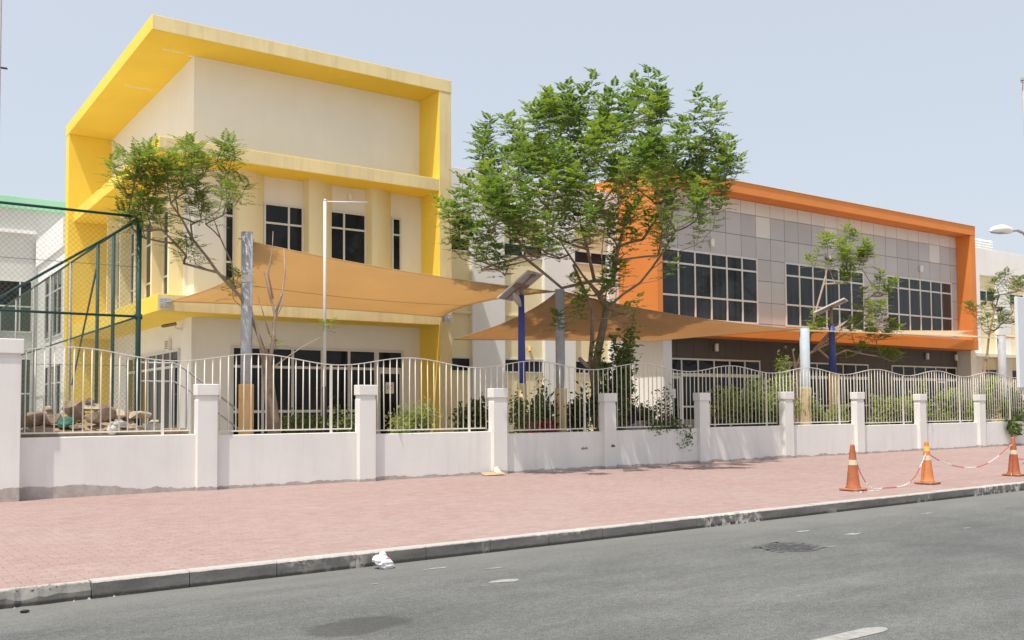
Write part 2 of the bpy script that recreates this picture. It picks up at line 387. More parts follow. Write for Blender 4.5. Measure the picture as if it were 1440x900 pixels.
def win_front(parent, xs, zs, y, m='glass', fr=0.05, depth=0.09, name='window', fm='frame'):
    """window in a wall that faces -y: one frame mesh, each pane a child"""
    f = MB(); x0, x1, z0, z1 = xs[0], xs[-1], zs[0], zs[-1]; h = fr/2
    f.box(x0-h, x1+h, y-0.03, y+depth, z1-h, z1+h); f.box(x0-h, x1+h, y-0.03, y+depth, z0-h, z0+h)
    for x in xs: f.box(x-h, x+h, y-0.028, y+depth, z0+h, z1-h)
    for z in zs[1:-1]:
        for a, b in zip(xs[:-1], xs[1:]): f.box(a+h, b-h, y-0.025, y+depth, z-h, z+h)
    o = build(name, f, fm, parent)
    for a, b in zip(xs[:-1], xs[1:]):
        for c, d in zip(zs[:-1], zs[1:]):
            cube('pane', m, o, a+h, b-h, y+0.002, y+0.016, c+h, d-h)
    return o

def win_side(parent, ys, zs, x, m='glass', fr=0.05, depth=0.09, name='window', fm='frame'):
    """window in a wall that faces -x"""
    f = MB(); y0, y1, z0, z1 = ys[0], ys[-1], zs[0], zs[-1]; h = fr/2
    f.box(x-0.03, x+depth, y0-h, y1+h, z1-h, z1+h); f.box(x-0.03, x+depth, y0-h, y1+h, z0-h, z0+h)
    for y in ys: f.box(x-0.028, x+depth, y-h, y+h, z0+h, z1-h)
    for z in zs[1:-1]:
        for a, b in zip(ys[:-1], ys[1:]): f.box(x-0.025, x+depth, a+h, b-h, z-h, z+h)
    o = build(name, f, fm, parent)
    for a, b in zip(ys[:-1], ys[1:]):
        for c, d in zip(zs[:-1], zs[1:]):
            cube('pane', m, o, x+0.002, x+0.016, a+h, b-h, c+h, d-h)
    return o

# ================================================================ SETTING
ground = tag(build('ground', MB().add([(-900,-900,-0.03),(1200,-900,-0.03),(1200,1200,-0.03),(-900,1200,-0.03)], [(0,1,2,3)]), 'sand'), kind='structure')
KA = math.atan(0.021); KY0 = 8.985                     # the kerb line runs a touch off square
def kpt(s, t):                                          # s along the kerb, t back from its face
    return (s*math.cos(KA)-t*math.sin(KA), KY0+s*math.sin(KA)+t*math.cos(KA))
road = MB(); road.add([(-60,-5,0.0),(120,-5,0.0),(*kpt(120,0.05),0.0),(*kpt(-60,0.05),0.0)], [(0,1,2,3)])
road = tag(build('road', road, 'asphalt'), kind='structure')

def blob(cx, cy, rx, ry, z, n=14, seed=0, jag=0.3):
    r = random.Random(seed); b = MB()
    vs = [(cx, cy, z)]+[(cx+rx*math.cos(2*PI*i/n)*(1+r.uniform(-jag,jag)), cy+ry*math.sin(2*PI*i/n)*(1+r.uniform(-jag,jag)), z) for i in range(n)]
    return b.add(vs, [(0, i+1, (i+1)%n+1) for i in range(n)])
dash = MB(); pts = [(3.2,4.20),(6.22,4.19),(6.31,4.21),(6.35,4.26),(6.31,4.31),(6.20,4.345),(3.2,4.33)]
dash.add([(x,y,0.004) for x,y in pts], [tuple(range(len(pts)))])
build('road_marking', dash, 'paint_mark', road, label='worn white lane dash')
for i, (px, py, rx, ry) in enumerate([(5.17,7.55,0.13,0.07),(10.32,8.12,0.16,0.035),(10.62,7.57,0.15,0.05),(5.02,8.55,0.14,0.03),(5.5,8.2,0.12,0.02),(13.5,8.3,0.12,0.03),(12.3,7.0,0.08,0.02),(4.1,8.15,0.05,0.02),(9.4,7.05,0.22,0.02)]):
    build('paint_scuff', blob(px, py, rx, ry, 0.004, 10, i, 0.5), 'paint_mark', road)
mh = thing('manhole_cover', 'round worn manhole cover set in the grey asphalt near the cones', 'manhole', (9.05, 7.30, 0.0))
b = MB(); b.lathe(9.05, 7.30, [(0.34,0.001),(0.34,0.006),(0.29,0.006),(0.29,0.003),(0.0,0.003)], 28); build('frame_ring', b, 'iron', mh)
b = MB()
rr = random.Random(4)
for i in range(-5, 6):
    for j in range(-5, 6):
        x, y = 9.05+i*0.05, 7.30+j*0.05
        if (i*i+j*j)*0.0025 < 0.07 and rr.random() < 0.9: b.box(x-0.018, x+0.018, y-0.018, y+0.018, 0.003, 0.009)
build('tread_studs', b, 'iron', mh)
b = MB()
for i in range(26):
    a = rr.uniform(0, 2*PI); r = rr.uniform(0.33, 0.42)
    x, y = 9.05+r*math.cos(a), 7.30+r*math.sin(a); b.add(*((lambda q: (q.v, q.f))(blob(x, y, 0.05, 0.03, 0.005, 6, i, 0.5))))
build('crumbled_edge', b, 'asphalt', mh)

# kerb: separate stones, uneven, a broken one at the left
kerb = tag(thing('kerb', None, None, (0,9,0)), kind='structure')
rk = random.Random(11)
def kerb_stone(s0, L, top, broken=False):
    b = MB(); p = [kpt(s0, 0), kpt(s0+L, 0), kpt(s0+L, 0.14), kpt(s0, 0.14)]
    if not broken:
        e = 0.016
        q0 = [kpt(s0, 0), kpt(s0+L, 0)]; q1 = [kpt(s0, e), kpt(s0+L, e)]; q2 = [kpt(s0, 0.14), kpt(s0+L, 0.14)]
        b.add([(*q0[0],-0.1),(*q0[1],-0.1),(*q0[1],top-e),(*q0[0],top-e),(*q1[0],top),(*q1[1],top),(*q2[0],top),(*q2[1],top),(*q2[0],-0.1),(*q2[1],-0.1)],
              [(0,1,2,3),(3,2,5,4),(4,5,7,6),(6,7,9,8),(0,3,4,6,8),(1,9,7,5,2)])
    else:
        n = 14
        for i in range(n+1):
            s = s0+L*i/n; t = top-rk.uniform(0.0,0.05)*(0.4+math.sin(PI*i/n)); f = rk.uniform(0,0.03)
            b.v += [(*kpt(s, f*0.4), -0.1), (*kpt(s, f), t*0.55), (*kpt(s, f+0.05), t), (*kpt(s, 0.14), top-0.005), (*kpt(s, 0.14), -0.1)]
        for i in range(n):
            for k in range(4): b.f.append((5*i+k, 5*i+5+k, 5*i+6+k, 5*i+1+k))
        b.f += [(0,1,2,3,4), tuple(5*n+k for k in (4,3,2,1,0))]
    return build('kerb_stone', b, 'kerb', kerb)
s = 1.795-0.853*6
while s < 60:
    brk = abs(s-0.942) < 0.1
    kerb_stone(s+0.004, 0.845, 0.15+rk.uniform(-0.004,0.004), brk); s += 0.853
b = MB()
for i in range(40):
    sx_ = rk.uniform(0.9, 2.1); x, y = kpt(sx_, rk.uniform(-0.05, 0.12)); r = rk.uniform(0.008, 0.028)
    z = 0.145 if rk.random() < 0.7 and y > kpt(sx_,0.03)[1] else 0.0
    r *= 0.8; q_ = [(x+r*rk.uniform(.5,1.3)*math.cos(a_), y+r*rk.uniform(.5,1.3)*math.sin(a_)) for a_ in (0.3,1.5,2.6,3.9,5.2)]; b.add([(*q, z-0.004) for q in q_]+[(x,y,z+r*0.8)], [(0,1,5),(1,2,5),(2,3,5),(3,4,5),(4,0,5)])
build('crumbled_concrete', b, 'crumb', kerb, kind='stuff')

# pavement of red block pavers: bed + pavers (the nearest ones single, the rest joined)
pave = MB(); PZ = 0.135
pave.add([(*kpt(-8,0.14),PZ),(*kpt(70,0.14),PZ),(70,18.3,PZ),(-8,18.3,PZ)], [(0,1,2,3)])
pave = tag(build('pavement', pave, 'joint_sand'), kind='structure')
BL, BW, GAP, BH = 0.20, 0.10, 0.005, 0.0055
def add_tone(me, tones):
    at = me.attributes.new("tone", 'FLOAT', 'FACE')
    at.data.foreach_set("value", tones)
rb = random.Random(5)
cells = []
for j in range(0, 92):
    t = 0.145+j*BW
    off = 0.0 if j % 2 == 0 else BL/2
    for i in range(-4, 215):
        s = i*BL+off-0.3
        x, y = kpt(s+BL/2, t+BW/2)
        if y > 18.14: continue
        # view wedge only: what lies well outside the frame stays plain bed
        if x < 0.105*y-1.0: continue
        cells.append((x*x+y*y, s, t))
cells.sort()
hw, hd, e = (BL-GAP)/2, (BW-GAP)/2, 0.006
def brick_geo(cx, cy, z):
    ca, sa = math.cos(KA), math.sin(KA)
    lo = [(-hw,-hd),(hw,-hd),(hw,hd),(-hw,hd)]; hi = [(-hw+e,-hd+e),(hw-e,-hd+e),(hw-e,hd-e),(-hw+e,hd-e)]
    vs = [(cx+x*ca-y*sa, cy+x*sa+y*ca, z-0.0035) for x,y in lo]+[(cx+x*ca-y*sa, cy+x*sa+y*ca, z) for x,y in hi]
    return vs, [(4,5,6,7),(0,1,5,4),(1,2,6,5),(2,3,7,6),(3,0,4,7)]
variants = []
for k in range(10):
    vs, fs = brick_geo(0, 0, 0); me = bpy.data.meshes.new('brick'); me.from_pydata(vs, [], fs); add_tone(me, [k/9]*5); me.materials.append(M['brick']); variants.append(me)
near = 0; rest = MB(); tones = []
for d, s, t in cells:
    x, y = kpt(s+BL/2, t+BW/2); z = PZ+BH+rb.uniform(-0.0012, 0.0012)
    px = (x*0.8192-y*0.5735)/(x*0.5735+y*0.8192)         # inside the frame at the left?
    if near < 290 and px > -0.53:
        put('brick', variants[rb.randrange(10)], pave, (x, y, z)); near += 1
    else:
        vs, fs = brick_geo(x, y, z); rest.add(vs, fs); tones += [rb.random()]*5
o = build('paver_field', rest, 'brick', pave, kind='stuff'); add_tone(o.data, tones)

yard = MB().box(-60, 130, 18.36, 130, -0.02, 0.40)
yard = tag(build('school_yard', yard, 'sand'), kind='structure')

# ================================================================ BOUNDARY WALL
PX = [5.35, 8.68, 12.03, 15.34, 18.68, 22.16, 25.56, 28.95, 32.62, 36.1, 39.6, 43.1, 46.6]
PTOP = [2.14, 2.15, 2.10, 2.00, 2.02, 2.06, 2.06, 2.01, 2.00, 2.00, 2.00, 2.0, 2.0]
WTOP = [1.195, 1.165, 1.115, 1.05, 1.06, 1.08, 1.08, 1.02, 1.02, 1.02, 1.02, 1.02, 1.02]
bw = thing('boundary_wall', 'low weathered white street wall with capped pillars behind the red pavement', 'wall', (20, 18.1, 0.14))
xs = [2.40]+[p+0.44 for p in PX]
for i, p in enumerate(PX):
    build('wall_section', box(xs[i]-(0.07 if i else 0.02), p+0.07, 18.10, 18.40, -0.1, WTOP[i]), 'wall', bw, bev=0.008)
for p, t in zip(PX, PTOP):
    b = MB(); b.box(p+0.038, p+0.422, 17.985, 18.205, -0.1, t-0.30)
    o = build('pillar', b, 'wall', bw, bev=0.01)
    c = MB(); c.box(p+0.022, p+0.438, 17.965, 18.222, t-0.215, t); build('pillar_cap', c, 'wall', o, bev=0.012)
    c = MB(); c.box(p+0.052, p+0.408, 18.0, 18.2, t-0.302, t-0.213); build('pillar_neck', c, 'wall', o)
o = build('gate_pier', box(0.9, 2.405, 17.86, 18.6, -0.1, 2.55), 'wall', bw, bev=0.012)
c = build('pier_cap', box(0.86, 2.435, 17.83, 18.63, 2.62, 2.87), 'wall', o, bev=0.012)
build('pier_neck', box(0.92, 2.39, 17.88, 18.58, 2.545, 2.625), 'wall', o)
# dirty raised ledge behind the first bay, and small black scribbles
build('ledge', box(2.42, 5.36, 18.42, 19.3, 0.3, 1.30), 'soil', bw, bev=0.01)
for (x, z, xw) in ((14.72, 0.62, 0.2), (15.58, 0.66, 0.12)):
    y = 18.097 if x < 15.3 else 17.98
    m = MB(); r = random.Random(int(x*10))
    for k in range(5):
        xa = x+xw*k/5; m.tube([(xa, y, z), (xa+0.012, y, z+r.uniform(0.02,0.07)), (xa+xw/6, y, z+r.uniform(-0.01,0.03))], 0.006, 4)
    build('scribble', m, 'black', bw)

# ================================================================ RAILING
rl = thing('railing', 'white wavy-topped metal bar railing standing along the boundary wall', 'fence', (20, 18.25, 1.1))
barm = MB().tube([(0,0,0),(0,0,1)], 0.0125, 6).mesh('bar', smooth=True); barm.materials.append(M['rail_white'])
postm = box(-0.024,0.024,-0.018,0.018,0,1).mesh('post'); postm.materials.append(M['rail_white'])
def wave(x): return 2.655+(0.0 if x > 6 else (6-x)*0.012)+0.0045*max(0, x-8)*0.6+0.092*math.cos(2*PI*(x-6.66)/3.4)
def wtop(x):
    for i, p in enumerate(PX):
        if x < p+0.22: return WTOP[i]
    return 1.02
x = 2.52; nb = 0; last = None
while x < 46:
    zb = wtop(x)+0.075
    inside = any(p+0.02 < x < p+0.42 for p in PX)
    if nb % 22 == 15: put('post', postm, rl, (x, 18.25, wtop(x)-0.01), (1,1,wave(x)-wtop(x)-0.0))
    else: put('bar', barm, rl, (x+random.uniform(-.006,.006), 18.25, zb-0.01), (1,1,wave(x)-zb+0.012), (random.uniform(-.006,.006), random.uniform(-.006,.006), 0))
    nb += 1; x += 0.1535
seg = [2.41]+[p+0.45 for p in PX]
for i, p in enumerate(PX):
    z = WTOP[i]+0.075
    build('bottom_rail', box(seg[i]+0.0, p-0.02, 18.235, 18.265, z-0.014, z+0.014), 'rail_white', rl)
    n = 24; pts = [(seg[i]-0.22+(p+0.22-seg[i]+0.22)*k/n, 18.25) for k in range(n+1)]
    t = MB()
    for k, (xx, yy) in enumerate(pts):
        z = wave(xx)
        t.v += [(xx,18.232,z-0.006),(xx,18.268,z-0.006),(xx,18.268,z+0.012),(xx,18.232,z+0.012)]
        if k:
            o = 4*k
            for q in range(4): t.f.append((o-4+q, o-4+(q+1)%4, o+(q+1)%4, o+q))
    build('top_rail', t, 'rail_white', rl)

# ================================================================ YELLOW SCHOOL BUILDING
yb = thing('school_building', 'two-storey school block in a thick bright yellow frame with off-white walls', 'building', (10, 28, 0.4))
RX0, RX1, RY0, RY1 = 5.75, 14.05, 23.0, 33.8
build('roof_slab', box(RX0, RX1, RY0, RY1, 10.68, 11.05), 'yellow', yb, bev=0.015)
# dusty fascias are thin skins of weathered paint standing 4 mm proud
for a, b_ in zip((5.762,7.9,9.95,12.0),(7.894,9.944,11.994,14.038)): build('fascia', box(a, b_, RY0-0.006, RY0+0.1, 10.695, 11.035), 'yellow_dusty', yb)
SX0 = 5.94
build('floor_slab', box(SX0, 13.63, RY0+0.03, 33.35, 7.80, 8.16), 'yellow', yb, bev=0.012)
build('floor_slab', box(SX0, 13.63, RY0+0.03, 33.35, 3.99, 4.40), 'yellow', yb, bev=0.012)
for a, b_ in zip((5.952,7.9,9.72,11.56),(7.894,9.714,11.554,13.62)):
    build('fascia', box(a, b_, RY0+0.024, RY0+0.1, 7.815, 8.145), 'yellow_dusty', yb)
    build('fascia', box(a, b_, RY0+0.024, RY0+0.1, 4.005, 4.385), 'yellow_dusty', yb)
build('column', box(13.632, RX1-0.01, RY0+0.012, 24.2, 0.3, 10.68), 'yellow', yb, bev=0.012)
for a, b_ in ((0.4,4.1),(4.106,8.1),(8.106,10.675)): build('fascia', box(13.645, RX1-0.02, RY0+0.006, RY0+0.1, a, b_), 'yellow_dusty', yb)
build('end_wall', box(RX0+0.012, 7.12, 33.35, 33.78, 0.3, 10.68), 'yellow', yb, bev=0.012)
build('upper_wall', box(7.08, 13.98, 24.15, 33.7, 8.16, 10.678), 'offwhite', yb)
build('core_wall', box(7.30, 13.98, 24.40, 33.7, 0.3, 8.1), 'offwhite', yb)
# middle storey: plain corner wall, scalloped fins, recessed windows
build('corner_wall', MB().box(7.08, 8.06, 24.05, 24.45, 4.4, 7.8).box(7.08, 7.42, 24.45, 24.66, 4.4, 7.8), 'offwhite', yb)
RECESS = 24.05
build('recessed_wall', box(8.0, 13.64, RECESS+0.004, 24.45, 4.4, 7.8), 'offwhite', yb)
build('recessed_wall', box(7.004, 7.42, 24.60, 33.4, 4.4, 7.8), 'offwhite', yb)
def fin_poly(w):
    pr = []
    for k in range(11):
        u = k/10; pr.append((w*u, 0.43*(1-u**1.9)))
    return pr
for x0, w_ in ((8.10, 0.80), (9.98, 0.85), (11.84, 0.80)):
    pr = fin_poly(w_); poly = [(x0+a, RECESS-d) for a, d in pr]+[(x0+w_, RECESS+0.1), (x0, RECESS+0.1)]
    build('wall_fin', MB().prism(poly, 4.4, 7.8), 'cream', yb)
for y0 in (24.72, 26.40, 28.25, 30.05, 31.75):
    pr = [(a, d*0.8) for a, d in fin_poly(0.95)]; poly = [(7.0-d, y0+a) for a, d in pr]+[(7.1, y0+0.95), (7.1, y0)]
    poly = poly[::-1]
    build('wall_fin', MB().prism(poly, 4.4, 7.8), 'cream', yb)
win_front(yb, [8.91, 9.57, 9.96], [4.72, 6.57, 7.07], RECESS-0.02)
win_front(yb, [10.71, 11.17, 11.82], [5.47, 6.63, 7.08], RECESS-0.02)
win_front(yb, [12.68, 12.93], [4.75, 5.48, 6.62, 7.09], RECESS-0.02)
win_front(yb, [7.86, 8.08], [4.75, 5.44, 6.64, 7.0], RECESS-0.02)
for y0 in (25.90, 27.75, 29.55, 31.25):
    win_side(yb, [y0-0.22, y0+0.49], [4.5, 5.25, 6.35, 7.0], 6.98)
# ground storey
build('ground_wall', box(7.08, 13.64, 24.15, 24.5, 0.3, 3.99), 'offwhite', yb)
build('ground_wall', box(7.084, 7.42, 24.5, 33.36, 0.3, 3.99), 'offwhite', yb)
build('corner_pilaster', MB().prism([(7.06,24.13),(7.10,24.13),(7.10,25.0),(7.06,25.0)], 0.3, 3.99), 'offwhite', yb)
win_front(yb, [8.10, 8.91, 9.73, 10.57, 11.37, 12.18], [0.75, 1.60, 2.77, 3.28], 24.13, fr=0.07)
win_front(yb, [12.25, 13.04], [2.78, 3.28], 24.13, fr=0.07)
d = build('door', MB().box(12.22,12.32,24.08,24.2,0.42,2.74).box(12.94,13.05,24.08,24.2,0.42,2.74).box(12.32,12.94,24.08,24.2,2.64,2.74).box(12.32,12.94,24.08,24.2,0.42,0.62), 'frame', yb)
cube('pane', 'glass', d, 12.32, 12.94, 24.12, 24.14, 0.62, 2.64)
cube('notice', 'white', d, 12.50, 12.76, 24.105, 24.118, 2.08, 2.40)
m = MB(); m.box(12.54,12.56,24.10,24.106,2.2,2.32).box(12.60,12.62,24.10,24.106,2.2,2.30).box(12.66,12.71,24.10,24.106,2.28,2.31).box(12.66,12.71,24.10,24.106,2.2,2.22); build('notice_print', m, 'joint', d)
cube('handle', 'black', d, 12.86, 12.89, 24.04, 24.08, 1.35, 1.65)
win_side(yb, [25.2, 25.95, 26.65, 27.35, 28.2, 29.05, 29.9, 30.8], [0.9, 2.80, 3.22], 7.06, fr=0.07)
# conduit scars on the soffit and a vent on the corner wall
for (x, y, l) in ((6.3, 24.1, 0.5), (6.95, 24.2, 0.25), (6.15, 27.4, 0.75), (10.9, 23.5, 0.06)): build('ceiling_scar', box(x, x+l, y, y+0.05, 10.672, 10.681), 'white', yb)
o = build('wall_vent', MB().box(6.99, 7.08, 26.0, 26.3, 3.25, 3.55), 'offwhite', yb, bev=0.01)
lv = MB()
for k in range(4): lv.box(6.975, 6.99, 26.03, 26.27, 3.29+k*0.06, 3.32+k*0.06)
build('slat', lv, 'concrete', o)
o = build('wall_lamp', MB().tube([(11.32,24.04,7.55),(11.32,23.92,7.55),(11.32,23.9,7.42)], [0.05,0.06,0.06], 8), 'offwhite', yb)

# ramp with a slanting handrail by the left entrance
rp = thing('entrance_ramp', 'grey handrail and ramp slanting down past the corner of the yellow school', 'ramp', (6.5, 24, 0.4))
RA, RB = (5.536, 22.400, 2.894), (7.569, 21.600, 1.521)
build('ramp_slab', MB().add([(RA[0],22.3,0.4),(RB[0],21.5,0.4),(RB[0],22.4,0.4),(RA[0],23.1,0.4),(RA[0],22.3,1.0),(RA[0],23.1,1.0)], [(0,1,2,3),(4,5,3,2) if False else (0,4,5,3),(0,1,4),(3,5,2),(4,1,2,5)]), 'concrete', rp)
b = MB()
PT = [(5.430, 22.400, 2.730), (6.169, 22.400, 2.729), (6.430, 22.350, 2.584), (7.519, 21.700, 1.571)]
PB = [(x, y, z-0.42) for x, y, z in PT]
b = MB().tube(PT, 0.025, 8); build('handrail', b, 'grey_paint', rp, smooth=True)
b = MB().tube(PB, 0.02, 8); build('handrail', b, 'grey_paint', rp, smooth=True)
for p in (PT[0], PT[1], PT[2], [(a+c)/2 for a, c in zip(PT[2], PT[3])], PT[3]):
    build('baluster', MB().tube([(p[0],p[1],0.4), p], 0.02, 6), 'grey_paint', rp)

# ================================================================ LINK BUILDING
def bays(parent, y, xs, x0, x1, ztop, zb):
    """cream wall with proud white pilasters and a white parapet"""
    build('wall', box(x0, x1, y, y+6, 0.3, ztop-0.15), 'cream', parent)
    build('parapet', box(x0, x1, y-0.14, y+0.3, ztop-1.35, ztop), 'white', parent, bev=0.01)
    for a, b_ in xs: build('pilaster', box(a, b_, y-0.15, y+0.05, 0.3, ztop-1.35), 'white', parent, bev=0.01)
lk = thing('link_building', 'cream and white striped wing between the yellow and the orange blocks', 'building', (18, 28, 0.4))
bays(lk, 25.1, [(15.97,17.21),(18.80,20.10),(21.64,22.38)], 14.06, 24.0, 9.14, 7.75)
for a, b_ in ((14.2,15.95),(17.25,18.78),(20.14,21.6)):
    win_front(lk, [a, (a+b_)/2, b_], [6.57, 6.98], 25.09, fr=0.045)
    win_front(lk, [a, (a+b_)/2, b_], [2.80, 3.22], 25.09, fr=0.045)
build('sill_band', box(14.06, 22.4, 25.04, 25.12, 4.6, 4.66), 'cream', lk)

# ================================================================ ORANGE BUILDING
ob = thing('school_building', 'long grey-clad school block in an orange frame, dark brown ground storey', 'building', (32, 28, 0.4))
WY = 23.70; OX0, OX1 = 22.03, 41.82
GX = [22.87+0.819*k for k in range(23)]
build('frame_beam', box(OX0, OX1, 23.0, 30.0, 9.30, 9.72), 'orange', ob, bev=0.015)
build('coping', box(OX0-0.02, OX1+0.02, 22.97, 30.02, 9.722, 9.76), 'white', ob)
build('frame_beam', box(OX0, OX1, 23.0, 24.6, 4.10, 4.55), 'orange', ob, bev=0.012)
build('frame_column', box(OX0+0.01, 22.29, 23.01, 25.2, 4.55, 9.30), 'orange', ob, bev=0.01)
build('frame_column', box(41.42, OX1-0.01, 23.01, 25.2, 4.55, 9.30), 'orange', ob, bev=0.01)
build('backing_wall', box(22.29, 41.42, WY+0.03, 30.0, 4.5, 9.30), 'joint', ob)
ZR = [4.56, 4.72, 5.53, 6.34, 7.15, 7.97, 8.78, 9.295]
XR = [22.30]+GX+[41.415]
WIN = ((0,6),(8,14),(16,22))
rp_ = random.Random(21)
for i in range(len(XR)-1):
    for j in range(len(ZR)-1):
        k = i-1                                           # grid column between GX[k] and GX[k+1]
        if any(a <= k < b_ for a, b_ in WIN) and 1 <= j <= 3: continue
        if j == 6: mm = 'grey_c'
        elif j == 5 and k in (6, 11, 20): mm = 'grey_c'
        elif (k, j) in ((7,4),(7,3),(7,2)) : mm = 'grey_a'
        else: mm = rp_.choice(['grey_a','grey_a','grey_b'])
        if k in (6,) and j in (3,1): mm = 'grey_b'
        g = 0.010; dy = rp_.uniform(-0.002, 0.002)
        cube('cladding_panel', mm, ob, XR[i]+g, XR[i+1]-g, WY+dy, WY+0.028, ZR[j]+g, ZR[j+1]-g)
for a, b_ in WIN:
    win_front(ob, GX[a:b_+1], [4.72, 5.53, 6.66, 7.13], WY-0.005, m='glass_blue', fr=0.065)
# ground storey
build('ground_wall', box(23.0, 41.7, 23.98, 29.9, 0.3, 4.1), 'joint', ob)
GW = ((22.99+0.2,28.11),(29.84,34.84),(36.55,41.52))
zj = [0.42, 1.3, 2.3, 3.36, 4.095]
x = 23.0; cols = []
while x < 41.6: cols.append((x, min(x+0.826, 41.69))); x += 0.826
for a, b_ in cols:
    for j in range(4):
        if j < 3 and any(a+0.3 > p and b_-0.3 < q for p, q in GW): continue
        cube('cladding_panel', 'dark', ob, a+0.007, b_-0.007, 23.95+rp_.uniform(-0.002,0.002), 23.978, zj[j]+0.007, zj[j+1]-0.007)
for n_, (a, b_) in enumerate(GW):
    xs_ = [a+(b_-a)*k/6 for k in range(7)]
    if n_ == 0: dx = 0
    elif n_ == 1: dx = 0
    else: dx = 4
    win_front(ob, xs_, [2.80, 3.33], 23.93, fr=0.06)
    low = [k for k in range(6) if k != dx]
    runs = [xs_[1:7]] if dx == 0 else [xs_[0:5], xs_[5:7]]
    for r_ in runs: win_front(ob, r_, [0.6, 1.65, 2.74], 23.93, fr=0.06)
    p, q = xs_[dx]+0.04, xs_[dx+1]-0.04
    d = build('door', MB().box(p,p+0.09,23.9,24.0,0.42,2.74).box(q-0.09,q,23.9,24.0,0.42,2.74).box(p+0.09,q-0.09,23.9,24.0,2.63,2.74).box(p+0.09,q-0.09,23.9,24.0,0.42,0.62), 'frame', ob)
    cube('pane', 'glass', d, p+0.09, q-0.09, 23.93, 23.95, 0.62, 2.63)
    cube('notice', 'white', d, p+0.26, q-0.26, 23.915, 23.928, 1.95, 2.27)
    cube('handle', 'black', d, q-0.16, q-0.13, 23.86, 23.9, 1.3, 1.6)
build('corner_pier', box(22.58, 23.0, 23.35, 24.9, 0.3, 4.1), 'white', ob, bev=0.01)
build('side_wall', box(22.62, 23.0, 24.9, 25.15, 0.3, 4.1), 'cream', ob)
build('corner_pier', box(41.7, 42.1, 23.3, 25.0, 0.3, 4.1), 'white', ob, bev=0.01)
def sconce(x, y, z, lab=None):
    b = MB(); b.tube([(x,y-0.09,z-0.14),(x,y-0.09,z-0.13),(x,y-0.09,z+0.13),(x,y-0.09,z+0.14)], [0.05,0.075,0.075,0.05], 12); b.box(x-0.03,x+0.03,y-0.06,y,z-0.05,z+0.05)
    return build('wall_lamp', b, 'lamp', ob, smooth=False)
for x, y, z in ((25.34,WY,7.52),(32.0,WY,7.55),(38.45,WY,7.60),(25.74,23.95,3.78),(32.4,23.95,3.8),(39.14,23.95,3.80),(41.45,23.95,3.80)): sconce(x, y, z)

# ================================================================ RIGHT WING BEYOND
rw = thing('wing_building', 'cream and white striped wing beyond the orange block at far right', 'building', (50, 28, 0.4))
bays(rw, 25.1, [(44.4,45.66),(47.24,48.5),(50.1,51.36),(52.95,54.2)], 42.12, 60, 9.4, 8.3)
for a, b_ in ((42.8,44.36),(45.7,47.2),(48.54,50.06),(51.4,52.9)):
    win_front(rw, [a, (a+b_)/2, b_], [6.78, 7.30], 25.09, fr=0.05)
    win_front(rw, [a, (a+b_)/2, b_], [2.9, 3.4], 25.09, fr=0.05)
build('canopy_slab', box(42.2, 60, 24.3, 25.2, 3.95, 4.1), 'white', rw)
build('wall_lamp', MB().tube([(18.269, 25.080, 3.610),(18.138, 24.900, 3.596),(18.108, 24.860, 3.478)], [0.05,0.06,0.05], 8), 'tan', lk)
sc = thing('roof_screen', 'white slatted plant screen standing on the roof of the far right wing', 'screen', (47, 28, 9.3))
lx0, lx1 = 48.688, 50.835
for k in range(9):
    z = 9.35+k*0.135
    build('slat', MB().add([(lx0,27.0,z),(lx1,27.0,z),(lx1,27.06,z+0.09),(lx0,27.06,z+0.09),(lx0,27.03,z-0.01),(lx1,27.03,z-0.01),(lx1,27.09,z+0.08),(lx0,27.09,z+0.08)],[(0,1,2,3),(7,6,5,4),(0,4,5,1),(3,2,6,7),(0,3,7,4),(1,5,6,2)]), 'white', sc)
for x in (lx0, (lx0+lx1)/2, lx1-0.06): build('post', box(x, x+0.06, 27.10, 27.16, 9.2, 10.58), 'white', sc)

# ================================================================ LEFT BACKGROUND
an = thing('annex_building', 'low white annex running back behind the far end of the yellow block', 'building', (7, 36, 0.4))
build('wall', box(5.78, 12, 33.82, 39.2, 0.3, 8.0), 'white', an, bev=0.01)
build('eave', box(5.70, 5.80, 33.82, 39.25, 7.05, 8.02), 'white', an)
win_side(an, [34.2, 35.0, 35.8, 36.6, 37.4], [4.2, 5.75, 6.35], 5.77)
win_side(an, [34.2, 35.0, 35.8, 36.6, 37.4], [1.2, 2.6, 3.2], 5.77)
gb = thing('green_topped_building', 'pale grey building with a mint green roof band behind the sports fence', 'building', (0, 42, 0.4))
build('wall', box(-14, 9.5, 39.4, 48, 0.3, 9.2), 'pale_grey', gb)
build('roof_band', box(-14.1, 9.6, 39.25, 48.1, 9.2, 9.64), 'mint', gb, bev=0.01)
build('ledge', box(-14, 5.7, 39.22, 39.42, 8.28, 8.40), 'white', gb)
for z0, z1 in ((4.6, 6.5), (1.0, 3.6)):
    for x0 in (2.2, 4.4):
        win_front(gb, [x0, x0+0.8, x0+1.6-0.4], [z0, (z0+z1)/2, z1], 39.38)

